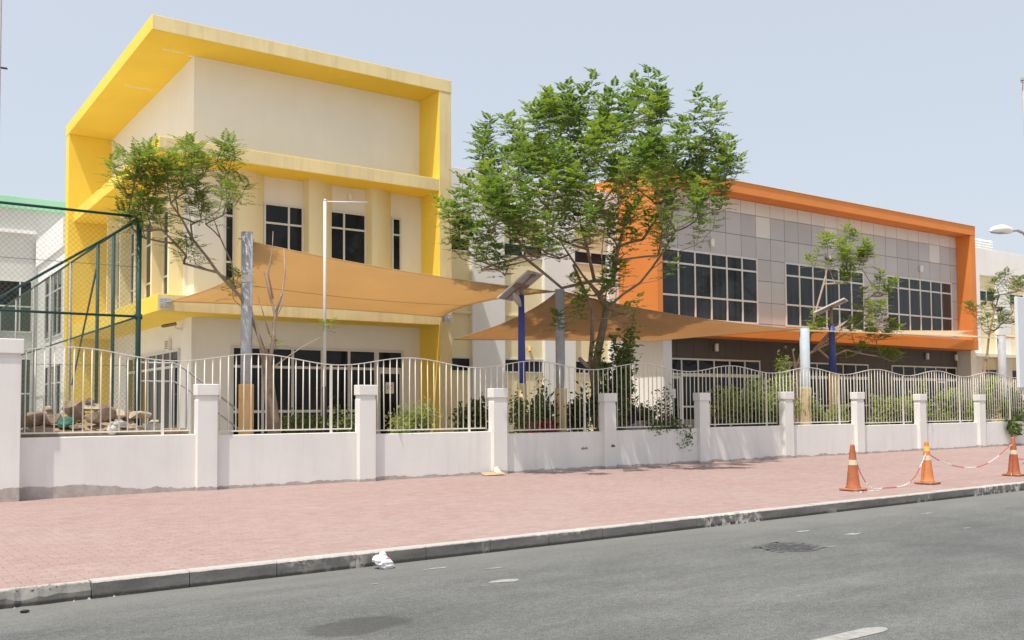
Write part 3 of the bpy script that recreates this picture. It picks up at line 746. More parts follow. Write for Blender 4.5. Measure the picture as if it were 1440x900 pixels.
# ================================================================ SPORTS CAGE FENCE
cf = thing('chain_link_fence', 'tall green chain-link sports fence with braced corner post, left side', 'fence', (4.55, 19, 0.4))
CX, CY, CT = 4.55, 19.0, 5.38
LX = -2.2
build('corner_post', MB().tube([(CX,CY,0.4),(CX,CY,CT+0.05)], 0.05, 12), 'green_metal', cf, smooth=True)
build('post', MB().tube([(LX,CY,0.4),(LX,CY,CT)], 0.05, 10), 'green_metal', cf, smooth=True)
build('rail', MB().tube([(LX,CY,CT),(CX,CY,CT)], 0.026, 8), 'green_metal', cf, smooth=True)
build('rail', MB().tube([(LX,CY,3.45),(CX,CY,3.45)], 0.024, 8), 'green_metal', cf, smooth=True)
build('rail', MB().tube([(LX,CY,0.55),(CX,CY,0.55)], 0.024, 8), 'green_metal', cf, smooth=True)
build('brace', MB().tube([(CX,CY+0.03,CT-0.05),(LX,CY+0.03,0.6)], 0.024, 8), 'green_metal', cf, smooth=True)
build('rail', MB().tube([(CX,CY,CT),(CX,41,CT)], 0.026, 8), 'green_metal', cf, smooth=True)
build('rail', MB().tube([(CX,CY,3.45),(CX,41,3.45)], 0.022, 8), 'green_metal', cf, smooth=True)
for i, y in enumerate((21.14, 22.67, 25.8, 28.64, 31.55, 35.2, 39.3)):
    build('post', MB().tube([(CX,y,0.4),(CX,y,CT)], 0.038 if i < 2 else 0.032, 10), 'green_metal' if i < 2 else 'grey_paint', cf, smooth=True)
build('brace', MB().tube([(CX+0.02,22.67,CT-0.3),(CX+0.02,25.6,2.3)], 0.022, 8), 'green_metal', cf, smooth=True)
for z in (CT-0.1, 3.45): build('clamp', MB().tube([(CX-0.07,CY,z),(CX+0.07,CY,z)], 0.05, 8), 'green_metal', cf)
def mesh_panel(u0, u1, z0, z1, pt, step, r):
    """woven diamond wires clipped to a rectangle, each a thin three-sided wire"""
    b = MB(); H = z1-z0; W = u1-u0; k = -H
    while k < W:
        for sgn in (1, -1):
            a = (k, 0.0); c = (k+H, H)
            ua, za, uc, zc = k, 0.0, k+H, H
            if ua < 0: za = -ua; ua = 0
            if uc > W: zc = H-(uc-W); uc = W
            if uc-ua > 0.02:
                if sgn < 0: za, zc = H-za, H-zc
                b.tube([pt(u0+ua, z0+za), pt(u0+uc, z0+zc)], r, 3, cap=False)
        k += step
    return b
build('wire_mesh', mesh_panel(LX, CX, 0.6, CT-0.03, lambda u, z: (u, CY-0.02, z), 0.100, 0.0019), 'wire', cf, kind='stuff')
build('wire_mesh', mesh_panel(CY, 41, 0.6, CT-0.03, lambda u, z: (CX-0.02, u, z), 0.110, 0.0021), 'wire', cf, kind='stuff')
t = MB()
for z in (1.6, 2.5, 4.4): t.tube([(LX,CY-0.015,z),(CX,CY-0.015,z)], 0.005, 4)
build('tension_wire', t, 'wire', cf)

# ================================================================ SHADE POLES AND SAILS
def shade_pole(x, y, top, r, m, base_z, bm, label):
    t = thing('shade_pole', label, 'pole', (x,y,0.4), 'steel poles of the shade sails')
    build('shaft', MB().tube([(x,y,0.4),(x,y,top)], r, 18), m, t, smooth=True)
    build('base_sleeve', MB().lathe(x, y, [(r+0.035,0.4),(r+0.035,base_z-0.01),(r+0.02,base_z),(r*0.9,base_z)], 20), bm, t)
    build('top_plate', MB().lathe(x, y, [(r*1.02,top-0.01),(r*1.02,top+0.02),(0.02,top+0.02)], 18), m, t)
    e = MB().tube([(x-r-0.05,y+0.05,top-0.12),(x-r+0.03,y+0.05,top-0.12)], 0.018, 6); e.tube([(x+r-0.03,y+0.05,top-0.12),(x+r+0.05,y+0.05,top-0.12)], 0.018, 6)
    build('eye_bolt', e, 'grey_paint', t)
    return t
P1, P2, P3, P4 = (6.779, 19.300, 5.332), (15.028, 19.300, 4.679), (24.834, 19.300, 4.120), (36.759, 19.300, 4.323)
p1 = shade_pole(P1[0], 19.3, P1[2], 0.118, 'grey_paint', 2.18, 'tan', 'thick grey sail pole with orange-tan foot left of the flagpole')
b = MB(); b.lathe(P1[0], 19.3, [(0.125,4.29),(0.132,4.33),(0.126,4.42),(0.121,4.45)], 14); build('rag', b, 'cloth', p1)
shade_pole(P2[0], 19.3, P2[2], 0.122, 'grey_paint', 2.15, 'tan_faded', 'grey sail pole rising beside the trunk of the big tree')
shade_pole(P3[0], 19.3, P3[2], 0.152, 'pale_blue', 2.22, 'tan_faded', 'pale blue sail pole left of the farther solar lamp')
shade_pole(P4[0], 19.3, P4[2], 0.150, 'grey_paint', 1.7, 'tan_faded', 'weathered grey sail pole at the far right behind the railing')

def sail(name, label, A, B, C, D, sags, m, drop=0.0, n=22, seam=None):
    """four corners, edges hollowed towards the middle, hypar surface; cloth 8 mm thick with a hem cable"""
    A, B, C, D = map(Vector, (A, B, C, D)); ctr = (A+B+C+D)/4
    def edge(P, Q, s):
        mid = (P+Q)/2; inw = (ctr-mid)
        return lambda u: P.lerp(Q, u)+inw*(s*4*u*(1-u))
    eAB, eDC, eAD, eBC = edge(A,B,sags[0]), edge(D,C,sags[2]), edge(A,D,sags[3]), edge(B,C,sags[1])
    pts = []
    for i in range(n+1):
        u = i/n                                            # A->D
        for j in range(n+1):
            v = j/n                                        # A->B
            p = eAD(u)*(1-v)+eBC(u)*v+eAB(v)*(1-u)+eDC(v)*u-(A*(1-u)*(1-v)+D*u*(1-v)+B*(1-u)*v+C*u*v)
            p.z -= drop*16*u*(1-u)*v*(1-v)
            pts.append(p)
    t = thing(name, label, 'shade sail', tuple(ctr), 'fabric shade sails over the school yard')
    b = MB(); b.v = [tuple(p) for p in pts]
    for i in range(n):
        for j in range(n): k = i*(n+1)+j; b.f.append((k, k+1, k+n+2, k+n+1))
    o = build('cloth', b, m, t, smooth=True)
    so = o.modifiers.new("thickness", 'SOLIDIFY'); so.thickness = 0.006
    rim = [eAB(k/n) for k in range(n+1)], [eBC(k/n) for k in range(n+1)], [eDC(k/n) for k in range(n+1)], [eAD(k/n) for k in range(n+1)]
    for r_ in rim: build('hem', MB().tube(r_, 0.014, 6), M[m], t, smooth=True)
    if seam is not None:
        row = [pts[i*(n+1)+int(seam*n)]-Vector((0,0,0.006)) for i in range(n+1)]
        build('seam', MB().tube(row, 0.007, 5), 'bark', t)
    return t
S1A, S1D = (6.17, 22.98, 4.22), (13.72, 22.98, 4.22)
S1B, S1C = (P1[0]+0.1, 19.35, P1[2]-0.16), (P2[0]-0.1, 19.35, P2[2]-0.04)
sail('shade_sail', 'orange-tan shade sail slung across the front of the yellow school', S1A, S1B, S1C, S1D, (0.16,0.14,0.16,0.10), 'sail', 0.10, seam=0.45)
S2A, S2D = (14.1, 23.0, 3.60), (22.0, 22.97, 3.84)
S2B, S2C = (P2[0]+0.05, 19.42, P2[2]+0.01), (P3[0]-0.12, 19.35, P3[2]-0.06)
sail('shade_sail', 'shadow-toned shade sail hanging under the big tree between two poles', S2A, S2B, S2C, S2D, (0.10,0.20,0.05,0.0), 'sail_shaded', 0.12)
S3A, S3B, S3C, S3D = (24.2, 22.95, 4.32), (P3[0]+0.12, 19.35, P3[2]-0.06), (P4[0]-0.1, 19.35, P4[2]-0.10), (41.3, 22.95, 4.95)
sail('shade_sail', 'sunlit-toned shade sail seen edge-on below the windows of the orange block', S3A, S3B, S3C, S3D, (0.10,0.08,0.22,0.10), 'sail_sunlit', 0.05)
sail('shade_sail', 'sunlit-toned shade sail at far right beyond the grey end pole', (42.0,22.95,4.85), (P4[0]+0.1,19.35,P4[2]-0.1), (52.0,19.4,4.5), (56,24.2,5.2), (0.12,0.08,0.1,0.1), 'sail_sunlit', 0.05)
sail('shade_sail', 'small shadow-toned shade sail low against the far right wing', (42.6,23.2,3.75), (44.0,21.8,3.72), (56.0,21.8,4.6), (55,24.2,4.2), (0.1,0.06,0.1,0.06), 'sail_shaded', 0.02)
def bracket(x, y, z, label, m='alu'):
    t = thing('sail_bracket', label, 'bracket', (x,y,z), 'wall brackets of the shade sails')
    b = build('plate', MB().box(x-0.14,x+0.14,y-0.025,y-0.008,z-0.10,z+0.10), m, t)
    g = MB()
    for dx in (-0.09, 0.0, 0.09):
        for dz in (-0.06, 0.06): g.tube([(x+dx,y-0.045,z+dz),(x+dx,y-0.02,z+dz)], 0.014, 6)
    build('bolt', g, 'grey_paint', t)
    build('shackle', MB().tube([(x,y-0.03,z),(x+0.05,y-0.10,z+0.01),(x+0.13,y-0.10,z)], 0.014, 6), 'grey_paint', t)
bracket(6.12, 23.02, 4.20, 'bolted steel sail bracket on the left corner of the yellow slab')
bracket(13.84, 22.98, 4.20, 'bolted steel sail bracket on the yellow right column', 'grey_paint')

cm = thing('security_camera', 'small dark security camera on the corner wall under the yellow slab', 'camera', (7.0, 25.2, 3.85))
build('body', MB().tube([(6.56,25.02,3.80),(6.62,25.01,3.81),(6.92,24.96,3.88)], [0.03,0.045,0.045], 10), 'bark', cm)
build('mount', MB().tube([(6.86,24.97,3.84),(6.92,24.95,3.74),(7.07,24.93,3.72)], [0.02,0.03,0.06], 8), 'offwhite', cm)

fp = thing('flag_pole', 'thin white pole with a short horizontal arm before the yellow school', 'pole', (8.389, 19.000, 2.113))
FX, FT = 8.389, 6.145
build('shaft', MB().tube([(FX,19,2.12),(FX,19,FT)], 0.034, 10), 'frame', fp, smooth=True)
build('base', MB().tube([(FX,19,0.4),(FX,19,2.13)], 0.05, 10), 'black', fp, smooth=True)
build('arm', MB().tube([(FX-0.01,19,FT-0.012),(9.408, 19.000, 6.235)], 0.018, 8), 'frame', fp, smooth=True)
build('finial', MB().lathe(FX, 19, [(0.03,FT),(0.04,FT+0.02),(0.012,FT+0.05)], 10), 'frame', fp)

def solar_lamp(px, y, top, base_z, w, p_lo, p_hi, edge, label, lamp=True):
    """p_lo / p_hi: middle of the panel's lower and upper edge"""
    t = thing('solar_lamp', label, 'street lamp', (px,y,0.4), 'solar lamps of the school yard')
    build('pole', MB().tube([(px,y,base_z-0.05),(px,y,top)], [w*1.15,w*0.85], 14), 'blue', t, smooth=True)
    build('foot', MB().tube([(px,y,0.4),(px,y,base_z)], w*1.35, 14), 'tan_faded', t, smooth=True)
    lo, hi = Vector(p_lo), Vector(p_hi); mid = (lo+hi)/2
    build('neck', MB().tube([(px,y,top-0.02),(px,y,mid.z-0.03)], 0.045, 10), 'bark', t, smooth=True)
    u = (hi-lo); e = Vector(edge); nrm = u.cross(e).normalized()
    if nrm.z < 0: nrm = -nrm
    def slab(a, b_, c, d, o0, o1):
        q = [lo+u*a+e*c, lo+u*b_+e*c, lo+u*b_+e*d, lo+u*a+e*d]
        return [tuple(p+nrm*o0) for p in q]+[tuple(p+nrm*o1) for p in q], [(0,1,2,3),(7,6,5,4),(0,4,5,1),(1,5,6,2),(2,6,7,3),(3,7,4,0)]
    fr = MB(); fr.add(*slab(0,1,-0.5,-0.46,-0.02,0.022)); fr.add(*slab(0,1,0.46,0.5,-0.02,0.022)); fr.add(*slab(0,0.03,-0.46,0.46,-0.02,0.022)); fr.add(*slab(0.97,1,-0.46,0.46,-0.02,0.022))
    o = build('panel_frame', fr, 'alu', t)
    build('back_sheet', MB().add(*slab(0.03,0.97,-0.46,0.46,-0.004,0.006)), 'panel_back', o)
    build('solar_cells', MB().add(*slab(0.03,0.97,-0.46,0.46,0.008,0.018)), 'glass_blue', o)
    rr_ = MB(); rr_.add(*slab(0.03,0.97,-0.02,0.02,-0.03,-0.006)); rr_.add(*slab(0.44,0.58,-0.44,0.44,-0.032,-0.008)); rr_.add(*slab(0.86,0.93,-0.14,0.14,-0.04,-0.008))
    build('bracket', rr_, 'bark', t)
    if lamp:
        a = Vector((px-0.06, y-0.05, top-0.28)); h = Vector((px-0.36, y-0.2, top+0.0))
        b = MB(); b.tube([a, a.lerp(h,.35), a.lerp(h,.7), h], [0.04,0.075,0.085,0.035], 12)
        build('lamp_head', b, 'panel_back', t, smooth=True)
    return t
L1 = (13.592, 19.000, 4.429)
solar_lamp(L1[0], 19.0, L1[2], 2.25, 0.085, (13.342, 19.350, 4.343), (13.776, 18.650, 4.966), (0.66,0.28,0.0), 'blue solar lamp with its tilted panel beside the big tree')
L2 = (27.175, 20.000, 4.343)
solar_lamp(L2[0], 20.0, L2[2], 2.72, 0.115, (26.734, 20.300, 4.756), (27.586, 19.700, 5.230), (0.62,0.30,-0.02), 'blue solar lamp with edge-on panel before the orange block', lamp=False)

# ================================================================ STREET LAMP, POLE, BOARD AT THE RIGHT EDGE; MAST AT THE LEFT
sl = thing('street_lamp', 'grey street lamp head on a curved arm above the far right wing', 'street lamp', (36.5, 17, 0.14))
h0, h1 = Vector((31.844, 17.000, 7.560)), Vector((33.159, 17.000, 7.669))
build('lamp_head', MB().tube([h0, h0.lerp(h1,.15)+Vector((0,0,.05)), h0.lerp(h1,.6)+Vector((0,0,.09)), h1+Vector((0,0,.05)), h1.lerp(h0,-.12)], [0.03,0.10,0.16,0.12,0.04], 12), 'lamp', sl, smooth=True)
build('lens', MB().tube([h0+Vector((.1,0,-.02)), h0.lerp(h1,.5)+Vector((0,0,-.0)), h1+Vector((-.1,0,-.02))], [0.04,0.10,0.06], 10), 'grey_paint', sl, smooth=True)
e1 = Vector((34.135, 17.000, 7.717))
build('arm', MB().tube([h1+Vector((-.1,0,.02)), h1.lerp(e1,.5)+Vector((0,0,.09)), e1, e1+Vector((0.9,0,-0.6)), (36.5,17,6.2)], 0.055, 10), 'grey_paint', sl, smooth=True)
build('pole', MB().tube([(36.5,17,0.14),(36.5,17,6.3)], [0.11,0.07], 12), 'grey_paint', sl, smooth=True)
up_ = thing('utility_pole', 'top of a leaning grey pole cut off by the right edge', 'pole', (19.4, 9.9, 0.14))
q = Vector((20.064, 9.900, 8.443)); qb = Vector((q.x+0.62, 9.9, 0.14))
build('shaft', MB().tube([qb, q], [0.12, 0.058], 14), 'grey_paint', up_, smooth=True)
build('cap', MB().tube([q+Vector((0,0,-0.02)), q+Vector((0,0,0.05))], [0.066,0.05], 12), 'concrete', up_)
build('bracket', MB().tube([q+Vector((0,0,-0.03)), q+Vector((-0.1,-0.02,-0.085))], 0.012, 6), 'bark', up_)
bd = thing('sign_board', 'plain white board cut off by the right edge in front of the railing', 'sign', (24.4, 12.0, 0.14))
g = (23.583, 12.000, 4.307); h = (23.648, 12.000, 2.009)
build('board', MB().box(g[0]+0.02, g[0]+1.5, 11.97, 12.05, 2.06, g[2]), 'board', bd, bev=0.01)
build('frame_edge', MB().box(g[0]+0.005, g[0]+1.5, 11.965, 12.055, 1.99, 2.058), 'grey_paint', bd)
build('post', MB().tube([(g[0]+0.9,12.09,0.14),(g[0]+0.9,12.09,g[2])], 0.04, 10), 'grey_paint', bd)
ms = thing('mast', 'very thin distant mast rising along the left edge of the sky', 'mast', (6.8, 60, 0.4))
build('shaft', MB().tube([(6.72,60,0.4),(6.72,60,31)], 0.06, 6), 'grey_paint', ms)
build('crossbar', MB().tube([(6.3,60,21.1),(7.1,60,21.13)], 0.06, 6), 'black', ms)

# ================================================================ CONES AND CHAINS
def cone(x, y, label, bright, second):
    t = thing('traffic_cone', label, 'traffic cone', (x,y,0.142), 'traffic cones chained along the kerb')
    z = 0.142; H = 0.81
    base = MB(); s_ = 0.185
    base.prism([(x-s_+.035,y-s_),(x+s_-.035,y-s_),(x+s_,y-s_+.035),(x+s_,y+s_-.035),(x+s_-.035,y+s_),(x-s_+.035,y+s_),(x-s_,y+s_-.035),(x-s_,y-s_+.035)], z+0.012, z+0.045)
    for dx in (-1,1):
        for dy in (-1,1): base.box(x+dx*0.145-0.025,x+dx*0.145+0.025,y+dy*0.145-0.025,y+dy*0.145+0.025,z,z+0.013)
    build('base', base, 'cone_base', t, bev=0.008)
    r = lambda h: 0.122-(0.122-0.038)*(h-0.045)/(H-0.045)
    prof = [(0.140,z+0.044),(0.130,z+0.06),(r(.1),z+.1)]+[(r(h),z+h) for h in (0.2,0.3,0.4,0.5,0.6,0.7,0.78)]+[(0.037,z+H),(0.026,z+H+0.004),(0.024,z+H-0.03)]
    build('body', MB().lathe(x, y, prof, 26), 'cone_bright' if bright else 'cone', t, smooth=True)
    for a, b_, m in ((0.45,0.545,'band'),)+(((0.62,0.72,'band_yellow'),) if second else ()):
        build('reflective_band', MB().lathe(x, y, [(r(a)-0.01,z+a),(r(a)+0.003,z+a+0.002),(r(b_)+0.003,z+b_-0.002),(r(b_)-0.01,z+b_)], 26), m, t, smooth=False)
    return t
cone(14.67, 10.42, 'faded orange traffic cone with one white band, nearest of the three', False, False)
cone(16.95, 10.40, 'bright orange traffic cone with white band and extra worn yellow band', True, True)
cone(20.27, 10.46, 'faded orange traffic cone at the right edge of the pavement', False, False)
build_dust = MB()
for i in range(14): build_dust.add(*((lambda q: (q.v, q.f))(blob(14.67+random.uniform(-.3,.3), 10.42+random.uniform(-.33,-.2), 0.06, 0.03, 0.1445, 6, i, .5))))
build('spilled_plaster', build_dust, 'chain_white', pave)

def chain(pts, label, first):
    """hanging plastic chain: links alternate in red and white lengths"""
    P = [Vector(p) for p in pts]; dense = []
    def cr(a,b,c,d,t): return 0.5*((2*b)+(c-a)*t+(2*a-5*b+4*c-d)*t*t+(3*b-a-3*c+d)*t*t*t)
    Q = [P[0]*2-P[1]]+P+[P[-1]*2-P[-2]]
    for i in range(1, len(Q)-2):
        for k in range(40): dense.append(cr(Q[i-1],Q[i],Q[i+1],Q[i+2],k/40))
    dense.append(P[-1])
    t = thing('barrier_chain', label, 'chain', pts[0], 'red and white plastic chains between cones')
    mbs = [MB(), MB()]; step = 0.042; acc = 0; n = 0; i = 0; cur = dense[0]; L = 0
    pos = [dense[0]]
    for a, b_ in zip(dense[:-1], dense[1:]):
        L = (b_-a).length; d = 0
        while acc+(L-d) >= step:
            d += step-acc; acc = 0; pos.append(a.lerp(b_, d/L))
        acc += L-d
    for k in range(len(pos)-1):
        c = (pos[k]+pos[k+1])/2; ax = (pos[k+1]-pos[k]).normalized()
        sd_ = ax.cross(Vector((0,0,1)));  sd_ = sd_.normalized() if sd_.length > 1e-3 else Vector((1,0,0)); upv = sd_.cross(ax)
        w_ = sd_ if k % 2 == 0 else upv
        ring = [c+ax*(0.028*math.cos(2*PI*q/8))+w_*(0.011*math.sin(2*PI*q/8)) for q in range(8)]
        ring.append(ring[0]); col = first if (k//11) % 2 == 0 else 1-first
        mbs[col].tube(ring, 0.0042, 4, cap=False)
    for m_, nm, mm in ((mbs[0],'red_links','chain_red'),(mbs[1],'white_links','chain_white')):
        if m_.v: build(nm, m_, mm, t, kind='stuff')
C1, C2, C3 = (14.73,10.40), (16.95,10.40), (20.27,10.46)
chain([(14.72,10.40,0.70),(14.84,10.36,0.40),(15.05,10.31,0.165),(15.45,10.27,0.16),(16.0,10.30,0.165),(16.4,10.32,0.30),(16.72,10.36,0.56),(16.89,10.38,0.73)], 'red and white chain sagging to the ground between nearest and middle cones', 0)
chain([(17.0,10.42,0.73),(17.5,10.44,0.55),(18.2,10.45,0.41),(18.9,10.46,0.39),(19.5,10.46,0.52),(20.0,10.46,0.72),(20.21,10.46,0.80)], 'red and white chain hanging clear between middle and right-hand cones', 0)
chain([(20.33,10.46,0.50),(20.9,10.46,0.46),(21.8,10.46,0.45),(23,10.46,0.7)], 'red and white chain running out of frame past the right-hand cone', 0)
chain([(20.20,10.44,0.62),(20.08,10.40,0.35),(20.0,10.38,0.16)], 'loose red chain end hanging beside the base of the right-hand cone', 0)

# ================================================================ LITTER
def lump(cx, cy, cz, rx, ry, rz, seed, sub=2, jag=0.35, rot=0):
    bm = bmesh.new(); bmesh.ops.create_icosphere(bm, subdivisions=sub, radius=1.0); r = random.Random(seed)
    ph = [Vector((r.uniform(-1,1),r.uniform(-1,1),r.uniform(-1,1))).normalized() for _ in range(7)]; am = [r.uniform(-jag,jag) for _ in range(7)]
    b = MB(); ca, sa = math.cos(rot), math.sin(rot)
    for v in bm.verts:
        d = v.co.normalized(); k = 1+sum(a*max(0, d.dot(p))**3 for a, p in zip(am, ph))+r.uniform(-jag,jag)*0.18
        x, y, z = d.x*k*rx, d.y*k*ry, max(d.z*k, -0.75)*rz
        b.v.append((cx+x*ca-y*sa, cy+x*sa+y*ca, cz+z))
    bm.verts.ensure_lookup_table(); b.f = [tuple(v.index for v in f.verts) for f in bm.faces]; bm.free()
    return b
pb = thing('plastic_bag', 'crumpled white plastic bag with a red print lying by the kerb', 'bag', (4.6, 8.98, 0))
build('body', lump(4.60, 8.90, 0.052, 0.125, 0.09, 0.072, 3, 3, 0.6), 'bag', pb)
build('handle_loop', lump(4.60, 8.93, 0.125, 0.045, 0.03, 0.05, 9, 2, 0.6), 'bag', pb)
build('print', lump(4.61, 8.855, 0.098, 0.034, 0.016, 0.016, 5, 2, 0.2), 'bag_red', pb)
cb = thing('cardboard_scrap', 'torn flattened cardboard scrap lying at the foot of a wall pillar', 'cardboard', (11.9, 17.85, 0.14))
build('sheet', MB().add([(11.62,17.70,0.15),(12.15,17.62,0.16),(12.2,17.92,0.22),(11.7,17.97,0.19),(11.62,17.70,0.16),(12.15,17.62,0.17),(12.2,17.92,0.23),(11.7,17.97,0.20)],[(3,2,1,0),(4,5,6,7),(0,1,5,4),(1,2,6,5),(2,3,7,6),(3,0,4,7)]), 'card', cb)
build('flap', MB().add([(11.95,17.80,0.21),(12.14,17.75,0.17),(12.09,17.88,0.33),(12.03,17.90,0.32)],[(0,1,2,3)]), 'cloth', cb)
st = thing('pebble', 'small black stone lying on the asphalt at lower left', 'stone', (1.2, 8.6, 0)); build('stone_body', lump(*(1.224, 8.740, 0.000)[:2], 0.012, 0.035, 0.018, 0.016, 8, 2), 'black', st)
bl = thing('concrete_block', 'square concrete block set on the wall ledge right of the rubble', 'block', (4.6, 18.6, 1.2))
bx = (4.572, 18.550, 1.346)[0]
build('block_body', box(bx, 4.896, 18.44, 18.70, 1.20, 1.40), 'concrete', bl, bev=0.01)
# heap of broken masonry and sacks behind the first bay
HEAP = [
    (2.602, 18.75, 1.340, 0.133, 0.148, 'rubble', 'dark brown lump at the left end of the rubble heap'),
    (2.799, 18.85, 1.348, 0.225, 0.210, 'rubble', 'round brown sack, second from the left in the heap'),
    (3.019, 18.70, 1.346, 0.195, 0.180, 'rubble', 'brown boulder in the heap just left of the green tarp'),
    (3.005, 19.00, 1.600, 0.106, 0.091, 'rubble_pale', 'small pale chunk perched on the brown boulder'),
    (3.440, 18.95, 1.361, 0.261, 0.308, 'rubble', 'tall brown slab in the heap behind the green tarp'),
    (3.672, 19.10, 1.620, 0.390, 0.109, 'rubble_pale', 'long pale slab lying across the top of the heap'),
    (3.704, 18.62, 1.334, 0.183, 0.199, 'rubble', 'brown block at the front centre of the heap'),
    (3.721, 19.10, 1.726, 0.110, 0.102, 'rubble', 'small brown stone on the very top of the heap'),
    (3.973, 18.85, 1.326, 0.218, 0.312, 'rubble', 'big dark brown sack in the middle of the heap'),
    (4.194, 18.95, 1.455, 0.158, 0.142, 'rubble_pale', 'pale tilted chunk right of the middle sack'),
    (4.345, 19.05, 1.371, 0.223, 0.191, 'rubble', 'dark hollow chunk on the right side of the heap'),
    (4.566, 18.90, 1.477, 0.271, 0.103, 'rubble_pale', 'pale flat-topped slab at the right end of the heap'),
    (4.765, 18.60, 1.396, 0.111, 0.047, 'rubble_pale', 'small pale splinter lying on the concrete block'),
]
def shard(cx, cy, z, rx, ry, h, seed):
    """broken angular lump: hull of random points, standing on z"""
    r = random.Random(seed); bm = bmesh.new()
    for _ in range(16):
        v = Vector((r.uniform(-1,1), r.uniform(-1,1), r.uniform(-1,1))).normalized()*r.uniform(.75,1)
        bm.verts.new((cx+v.x*rx*1.1, cy+v.y*ry, z+h*(0.5+0.5*v.z)))
    res = bmesh.ops.convex_hull(bm, input=bm.verts[:])
    bmesh.ops.delete(bm, geom=[v for v in bm.verts if not v.link_faces], context='VERTS')
    bm.verts.index_update(); b = MB(); b.v = [tuple(v.co) for v in bm.verts]; b.f = [tuple(v.index for v in f.verts) for f in bm.faces]; bm.free()
    return b
rs_ = random.Random(77); hx0, hx1 = 2.572, 4.635
mound = MB(); n_ = 26
for k in range(n_+1):
    u = k/n_; xm = hx0-0.05+(hx1-hx0+0.1)*u; hm = 1.31+0.20*math.sin(PI*u)**0.7*(0.75+0.25*math.sin(9*u+1))+rs_.uniform(-.015,.015)
    mound.v += [(xm,18.50,1.29),(xm,18.68,1.29+(hm-1.29)*.6),(xm,18.90,hm),(xm,19.25,1.29)]
for k in range(n_):
    for q in range(3): mound.f.append((4*k+q,4*k+4+q,4*k+5+q,4*k+1+q))
tag(build('soil_mound', mound, 'soil'), kind='structure')
for i in range(40):
    x, y = rs_.uniform(hx0, hx1), rs_.uniform(18.45, 18.95); s_ = rs_.uniform(.04,.11)
    z = 1.30 if y < 18.75 else 1.30+max(0, 0.28-0.35*abs((x-(hx0+hx1)/2)/(hx1-hx0)*2))*rs_.uniform(.3,1.0)
    fm = rs_.choice(['rubble','rubble','rubble_pale','concrete'])
    tone = {'rubble': 'brown', 'rubble_pale': 'pale sandy', 'concrete': 'grey concrete'}[fm]
    t = thing('rubble_fragment', 'small %s fragment lying loose among the rubble behind the railing' % tone, 'rubble', (x,y,z), 'small %s fragments of the rubble heap' % tone)
    build('shard', shard(x, y, z-0.01, s_, s_*rs_.uniform(.5,1), s_*rs_.uniform(.6,1.3), 200+i), fm, t)
for i, (x, y, z, rx, rz, m, lab) in enumerate(HEAP):
    t = thing('rubble_chunk', lab, 'rubble', (x,y,z), 'rubble heap behind the railing')
    build('chunk', shard(x, y, z, rx, rx*0.7, rz*1.75, 40+i), m, t)
tp = thing('green_tarp', 'scrap of dark green tarp tucked under the brown rubble', 'tarp', (3.253, 18.700, 1.354)); build('fold', lump(*(3.238, 18.620, 1.419), 0.15, 0.1, 0.10, 61, 2, .5), 'tarp', tp)
cl = thing('white_rag', 'white rag hanging over the wall edge below the rubble', 'rag', (4.061, 18.400, 1.305))
build('bundle', lump(*(4.093, 18.380, 1.383), 0.13, 0.05, 0.055, 70, 3, .9), 'cloth', cl)
build('tail', lump(*(3.949, 18.330, 1.269), 0.07, 0.035, 0.08, 71, 3, .9), 'cloth', cl)

# ================================================================ VEGETATION
def frond(b, p, d, L, n=7, lw=0.035, ll=0.10, droop=0.35, r=random):
    """pinnate leaf: thin midrib with pairs of leaflets"""
    d = d.normalized(); side = d.cross(Vector((0,0,1)))
    if side.length < 1e-3: side = Vector((1,0,0))
    side.normalize(); up = side.cross(d)
    pos = Vector(p); prev = pos.copy(); dirv = d.copy()
    for k in range(1, n+1):
        t = k/n; dirv = (d-Vector((0,0,1))*droop*t*t).normalized()
        pos = pos+dirv*(L/n)
        s_ = math.sin(PI*min(1, 0.25+0.75*t))*0.55+0.45
        l = ll*s_
        for sg in (1,-1):
            a = (side*sg*0.88+dirv*0.45+up*r.uniform(-.15,.3)-Vector((0,0,1))*0.12).normalized()
            wv = dirv*lw*0.5*s_
            q = pos; m_ = q+a*l*0.5
            i = len(b.v); b.v += [tuple(q), tuple(m_+wv), tuple(q+a*l), tuple(m_-wv)]; b.f.append((i,i+1,i+2,i+3))
        w_ = 0.004
        i = len(b.v); b.v += [tuple(prev-side*w_), tuple(prev+side*w_), tuple(pos+side*w_), tuple(pos-side*w_)]; b.f.append((i,i+1,i+2,i+3))
        prev = pos.copy()
    i = len(b.v); b.v += [tuple(pos), tuple(pos+dirv*ll*.4+side*lw*.5), tuple(pos+dirv*ll), tuple(pos+dirv*ll*.4-side*lw*.5)]; b.f.append((i,i+1,i+2,i+3))

